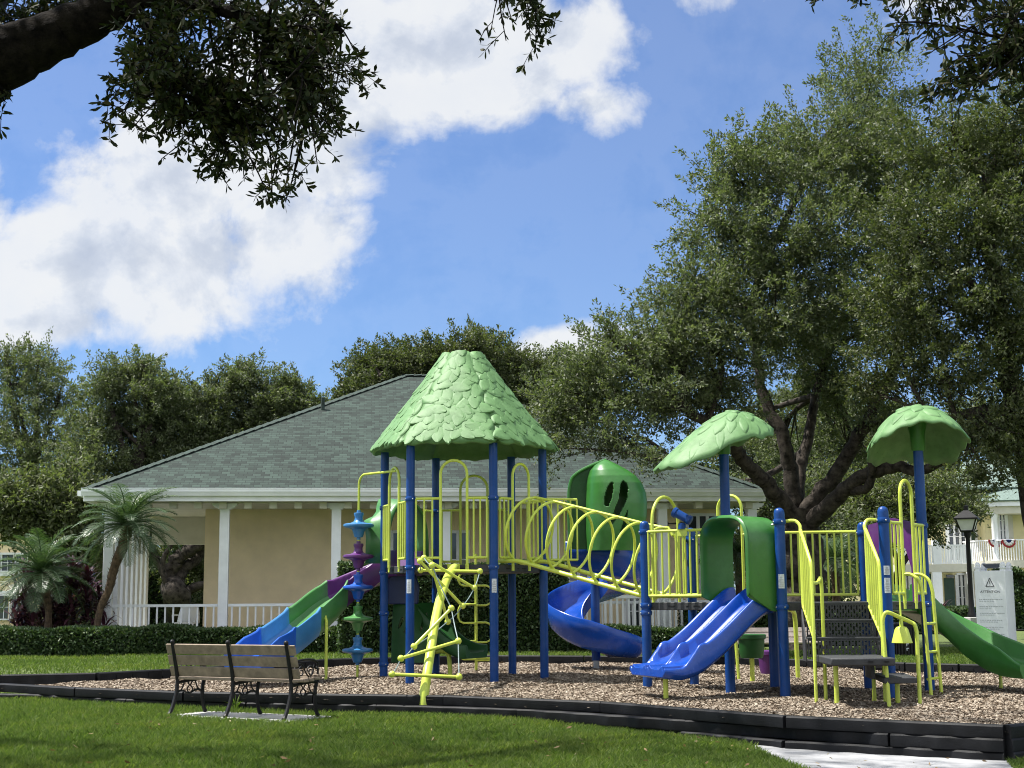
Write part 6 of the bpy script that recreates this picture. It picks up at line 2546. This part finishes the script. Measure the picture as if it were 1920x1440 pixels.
def near_bough(mbt, LP, LD, starts, poly, n, Y0, dY, rng, droop=.15, seglen=.10, dens=1.0):
    xs = [p_[0] for p_ in poly]
    ys = [p_[1] for p_ in poly]
    for _ in range(n):
        for _t in range(60):
            px, py = rng.uniform(min(xs), max(xs)), rng.uniform(min(ys), max(ys))
            if inpoly(px, py, poly):
                break
        Yt = Y0 + rng.normal(0, dY)
        tip = W(px, py, Yt)
        s0 = min(starts, key=lambda s_: (s_ - tip).length + rng.random() * .8)
        ln = (tip - s0).length
        mid_ = (s0 + tip) / 2 + Vector((rng.normal(0, .10), rng.normal(0, .1), .10 + rng.normal(0, .06))) * min(1.2, ln)
        P = catmull([s0, mid_, tip], max(4, int(ln / .12)))
        m = len(P)
        mbt.tube(P, [max(.0022, .010 * (1 - i / m) ** 1.0 * min(1.4, ln) + .002) for i in range(m)], 5, cap=False)
        # side twigs over the outer part with whorls of leaves
        d0 = (P[-1] - P[-2]).normalized()
        k0 = int(m * max(.15, 1 - .75 / max(ln, .76)))
        ends = [(P[-1], d0)]
        for i in range(k0, m - 1):
            if rng.random() < .75 * dens:
                t_ = (P[i + 1] - P[i]).normalized()
                r_ = Vector(rng.normal(0, 1, 3))
                r_ = (r_ - t_ * r_.dot(t_)).normalized()
                d = (t_ * .6 + r_ * .8 + Vector((0, 0, -.08))).normalized()
                l_ = rng.uniform(.07, .20)
                q = P[i] + d * l_
                e_ = P[i] + d * l_ * .5 + Vector(rng.normal(0, .008, 3))
                mbt.tube([P[i], e_, q], .0022, 4, cap=False)
                ends.append((q, d))
                ends.append((e_, d))
        for q, d in ends:
            dn_ = np.array(d)
            for k in range(int(rng.integers(4, 8))):
                r_ = rng.normal(0, 1, 3)
                LP.append(np.array(q) - dn_ * rng.random() * .05)
                LD.append(dn_ * .55 + unit(r_) * .8)


bz = Vector((-5.6, 9.0, -.35))
no = thing('oak_tree', tuple(bz), 'near live oak whose dark bough and leaves hang over the top left corner', 'tree')
mb = MB()
lp_ = pl([(-330, 400, 7.9), (-160, 215, 7.7), (-40, 128, 7.6), (60, 86, 7.6), (150, 45, 7.6), (240, -5, 7.6), (330, -70, 7.7), (430, -150, 7.8), (560, -260, 8.0)])
P = catmull([bz - Vector((0, 0, .3)), bz + Vector((.05, 0, 1.5)), bz + Vector((.3, -.2, 2.8))] + lp_, 7)
m = len(P)
rr_ = np.interp(np.arange(m), [0, 20, 34, 42, 49, 56, 63, 70, m - 1], [.38, .31, .225, .150, .125, .108, .092, .075, .045])
P2 = [P[0]] + [p_ + Vector(rngf.normal(0, .006, 3)) for p_ in P[1:]]
mb.tube(P2, [float(r_) * rngf.uniform(.97, 1.04) for r_ in rr_], 20)
second = pl([(240, -5, 7.6), (330, 5, 7.5), (420, 20, 7.4), (500, 60, 7.4), (560, 120, 7.4)])
mb.tube(catmull(second, 5), [.05 * (1 - i / 24) + .008 for i in range(21)], 8)
third = pl([(330, -70, 7.7), (450, -40, 7.8), (560, -10, 7.9), (640, 60, 7.9)])
mb.tube(catmull(third, 5), [.045 * (1 - i / 20) + .008 for i in range(16)], 8)
fourth = pl([(240, -5, 7.6), (270, 40, 7.5), (330, 120, 7.4), (400, 220, 7.4)])
mb.tube(catmull(fourth, 5), [.035 * (1 - i / 20) + .006 for i in range(16)], 8)
over = pl([(560, -260, 8.0), (760, -300, 7.9), (960, -160, 7.7), (990, -60, 7.6)])
mb.tube(catmull(over, 5), [.045 * (1 - i / 20) + .008 for i in range(16)], 8)
high = [P[36], Vector((-4.6, 12.0, 6.5)), Vector((-4.4, 14.5, 9.2)), Vector((-3.5, 16, 10.5))]
mb.tube(catmull(high, 5), [.16 - .007 * i for i in range(16)], 10)
LP, LD = [], []
st_a = catmull(second, 3) + catmull(third, 3) + catmull(fourth, 3) + pl([(300, -40, 7.6), (420, -60, 7.6), (520, -60, 7.7)])
polyA = [(232, 5), (600, 0), (640, 50), (675, 110), (690, 165), (658, 225), (688, 290), (640, 268), (605, 295), (590, 370), (540, 400), (500, 378), (425, 348), (372, 335), (395, 285), (345, 240), (268, 190), (215, 100)]
near_bough(mb, LP, LD, st_a, polyA, 128, 7.5, .35, rngf, dens=1.0)
polyA2 = [(250, 0), (630, 0), (655, 120), (600, 230), (470, 300), (370, 190), (290, 110)]
near_bough(mb, LP, LD, st_a, polyA2, 34, 7.6, .4, rngf, dens=1.0)
near_bough(mb, LP, LD, catmull(fourth, 3), [(152, 218), (205, 150), (260, 110), (340, 210), (305, 300), (235, 268)], 34, 7.4, .18, rngf, dens=.7)
near_bough(mb, LP, LD, pl([(60, 60, 7.9), (120, 10, 7.9), (-20, 60, 7.9)]), [(0, 0), (200, -10), (120, 40), (40, 62), (0, 80)], 26, 8.1, .25, rngf, dens=.9)
near_bough(mb, LP, LD, pl([(0, 150, 7.6), (-30, 160, 7.6)]), [(-10, 172), (40, 175), (48, 196), (-10, 196)], 4, 7.55, .1, rngf, dens=.6)
near_bough(mb, LP, LD, catmull(over, 3)[-4:], [(905, 35), (960, 5), (1040, 5), (1045, 68), (1015, 100), (990, 138), (978, 100), (930, 75)], 12, 7.6, .12, rngf, dens=.8)
for e_ in (Vector((-4, 6.5, 6.6)), Vector((0, 4.5, 7.0))):
    mb.tube(catmull([P[30], (P[30] + e_) / 2 + Vector((0, 0, .5)), e_], 5), [.10 - .006 * i for i in range(11)], 8)
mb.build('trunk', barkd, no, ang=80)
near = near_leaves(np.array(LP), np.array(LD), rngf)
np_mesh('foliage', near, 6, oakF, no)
Cs, Ds = [], []
for c_, r_, n_ in (((-4.0, 15.2, 10.9), (4.2, 1.6, 1.0), 62), ((-8.5, 14.0, 9.5), (3.0, 2.2, 1.2), 60), ((.6, 13.6, 10.2), (2.2, 1.4, .9), 34), ((-4.5, 6.0, 7.2), (3.6, 3.0, 1.5), 230), ((0, 4.2, 7.6), (3.2, 2.8, 1.4), 190)):
    u_ = unit(rngf.normal(size=(n_, 3)))
    Cs.append(np.array(c_) + u_ * (rngf.random((n_, 1)) ** .4) * np.array(r_))
    Ds.append(unit(u_ + rngf.normal(0, .5, (n_, 3))))
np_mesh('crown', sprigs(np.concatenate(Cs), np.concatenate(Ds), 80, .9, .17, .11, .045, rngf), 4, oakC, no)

bz = Vector((5.4, 7.6, -.4))
no2 = thing('oak_tree', tuple(bz), 'near live oak whose dark leaves hang over the top right corner', 'tree')
mb = MB()
lp_ = pl([(2150, -120, 7.4), (1980, -150, 7.3), (1850, -90, 7.2), (1740, -60, 7.2), (1600, -70, 7.3)])
P = catmull([bz - Vector((0, 0, .3)), bz + Vector((0, 0, 2)), bz + Vector((-.4, 0, 4.0))] + lp_, 6)
m = len(P)
mb.tube(P, [.34 - .31 * (i / (m - 1)) ** .7 for i in range(m)], 14)
sec2 = pl([(1980, -150, 7.3), (1960, 0, 7.1), (1925, 60, 7.0), (1900, 110, 7.0)])
mb.tube(catmull(sec2, 5), [.025 - .001 * i for i in range(16)], 7)
LP, LD = [], []
near_bough(mb, LP, LD, catmull(lp_[1:4], 3) + catmull(sec2, 3), [(1670, 0), (1925, -5), (1925, 190), (1880, 180), (1840, 205), (1790, 215), (1735, 190), (1705, 140), (1660, 85)], 46, 7.15, .3, rngf, dens=1.0)
near_bough(mb, LP, LD, catmull(lp_[2:5], 3), [(1518, -10), (1612, -12), (1600, 4), (1540, 22), (1520, 12)], 5, 7.2, .1, rngf, dens=.5)
mb.tube(catmull([P[12], Vector((4.6, 6.5, 6.0)), Vector((3.5, 5.5, 7.0))], 5), [.12 - .008 * i for i in range(11)], 8)
u_ = unit(rngf.normal(size=(230, 3)))
np_mesh('crown', sprigs(np.array((3.8, 5.3, 7.2)) + u_ * (rngf.random((230, 1)) ** .4) * np.array((2.8, 2.6, 1.4)), unit(u_ + rngf.normal(0, .5, (230, 3))), 80, .9, .17, .11, .045, rngf), 4, oakC, no2)
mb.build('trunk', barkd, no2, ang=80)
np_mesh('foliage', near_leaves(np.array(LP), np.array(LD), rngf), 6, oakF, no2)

# ------------------------------------------------------------------ small litter of nature
rngl = np.random.default_rng(91)
n = 150
x = rngl.uniform(-4.6, 4.4, n)
y = rngl.uniform(12.2, 17.2, n)
ok = (sdist(x, y) > .15) & (y < np.interp(x, fpx, fpy))
x, y = x[ok], y[ok]
P_ = np.stack([x, y, lawn_z(x, y) + .045 + .02 * rngl.random(len(x))], -1)
D_ = unit(np.stack([rngl.normal(size=len(x)), rngl.normal(size=len(x)), rngl.normal(0, .2, len(x))], -1))
dead = leafmat('fallen_leaf', [(.16, .10, .05), (.28, .20, .11), (.10, .06, .03), (.38, .32, .20)], .7, .1, .2)
fl_ = np_mesh('fallen_leaves', near_leaves(P_, D_, rngl, .06), 6, dead)
tag(fl_, 'dry brown leaves scattered on the lawn and path', 'fallen leaves', kind='stuff')
for (px_, py_, lb, n_) in ((441, 1331, 'spindly weed growing under the wooden bench between its legs', 34), (318, 1318, 'low weed beside the left legs of the wooden bench', 18)):
    c_ = Gz(px_, py_, -.19)
    c_.z = float(lawn_z(c_.x, c_.y))
    wr = thing('weed', tuple(c_), lb, 'weed')
    mb = MB()
    for k in range(n_):
        a_ = rngl.random() * 6.283
        e_ = rngl.uniform(.5, 1.3)
        d = Vector((math.cos(a_) * math.cos(e_), math.sin(a_) * math.cos(e_), math.sin(e_)))
        l_ = rngl.uniform(.10, .24)
        sd2 = d.cross(Vector((.3, .2, 1))).normalized()
        m_ = c_ + d * l_ * .55 + Vector((0, 0, .02))
        q = c_ + d * l_ + Vector((0, 0, -.015))
        mb.add([c_ - sd2 * .003, c_ + sd2 * .003, m_ + sd2 * .008, q, m_ - sd2 * .008], [(0, 1, 2, 4), (4, 2, 3)])
    mb.build('blade', grassM, wr, smooth=False, fix=False)
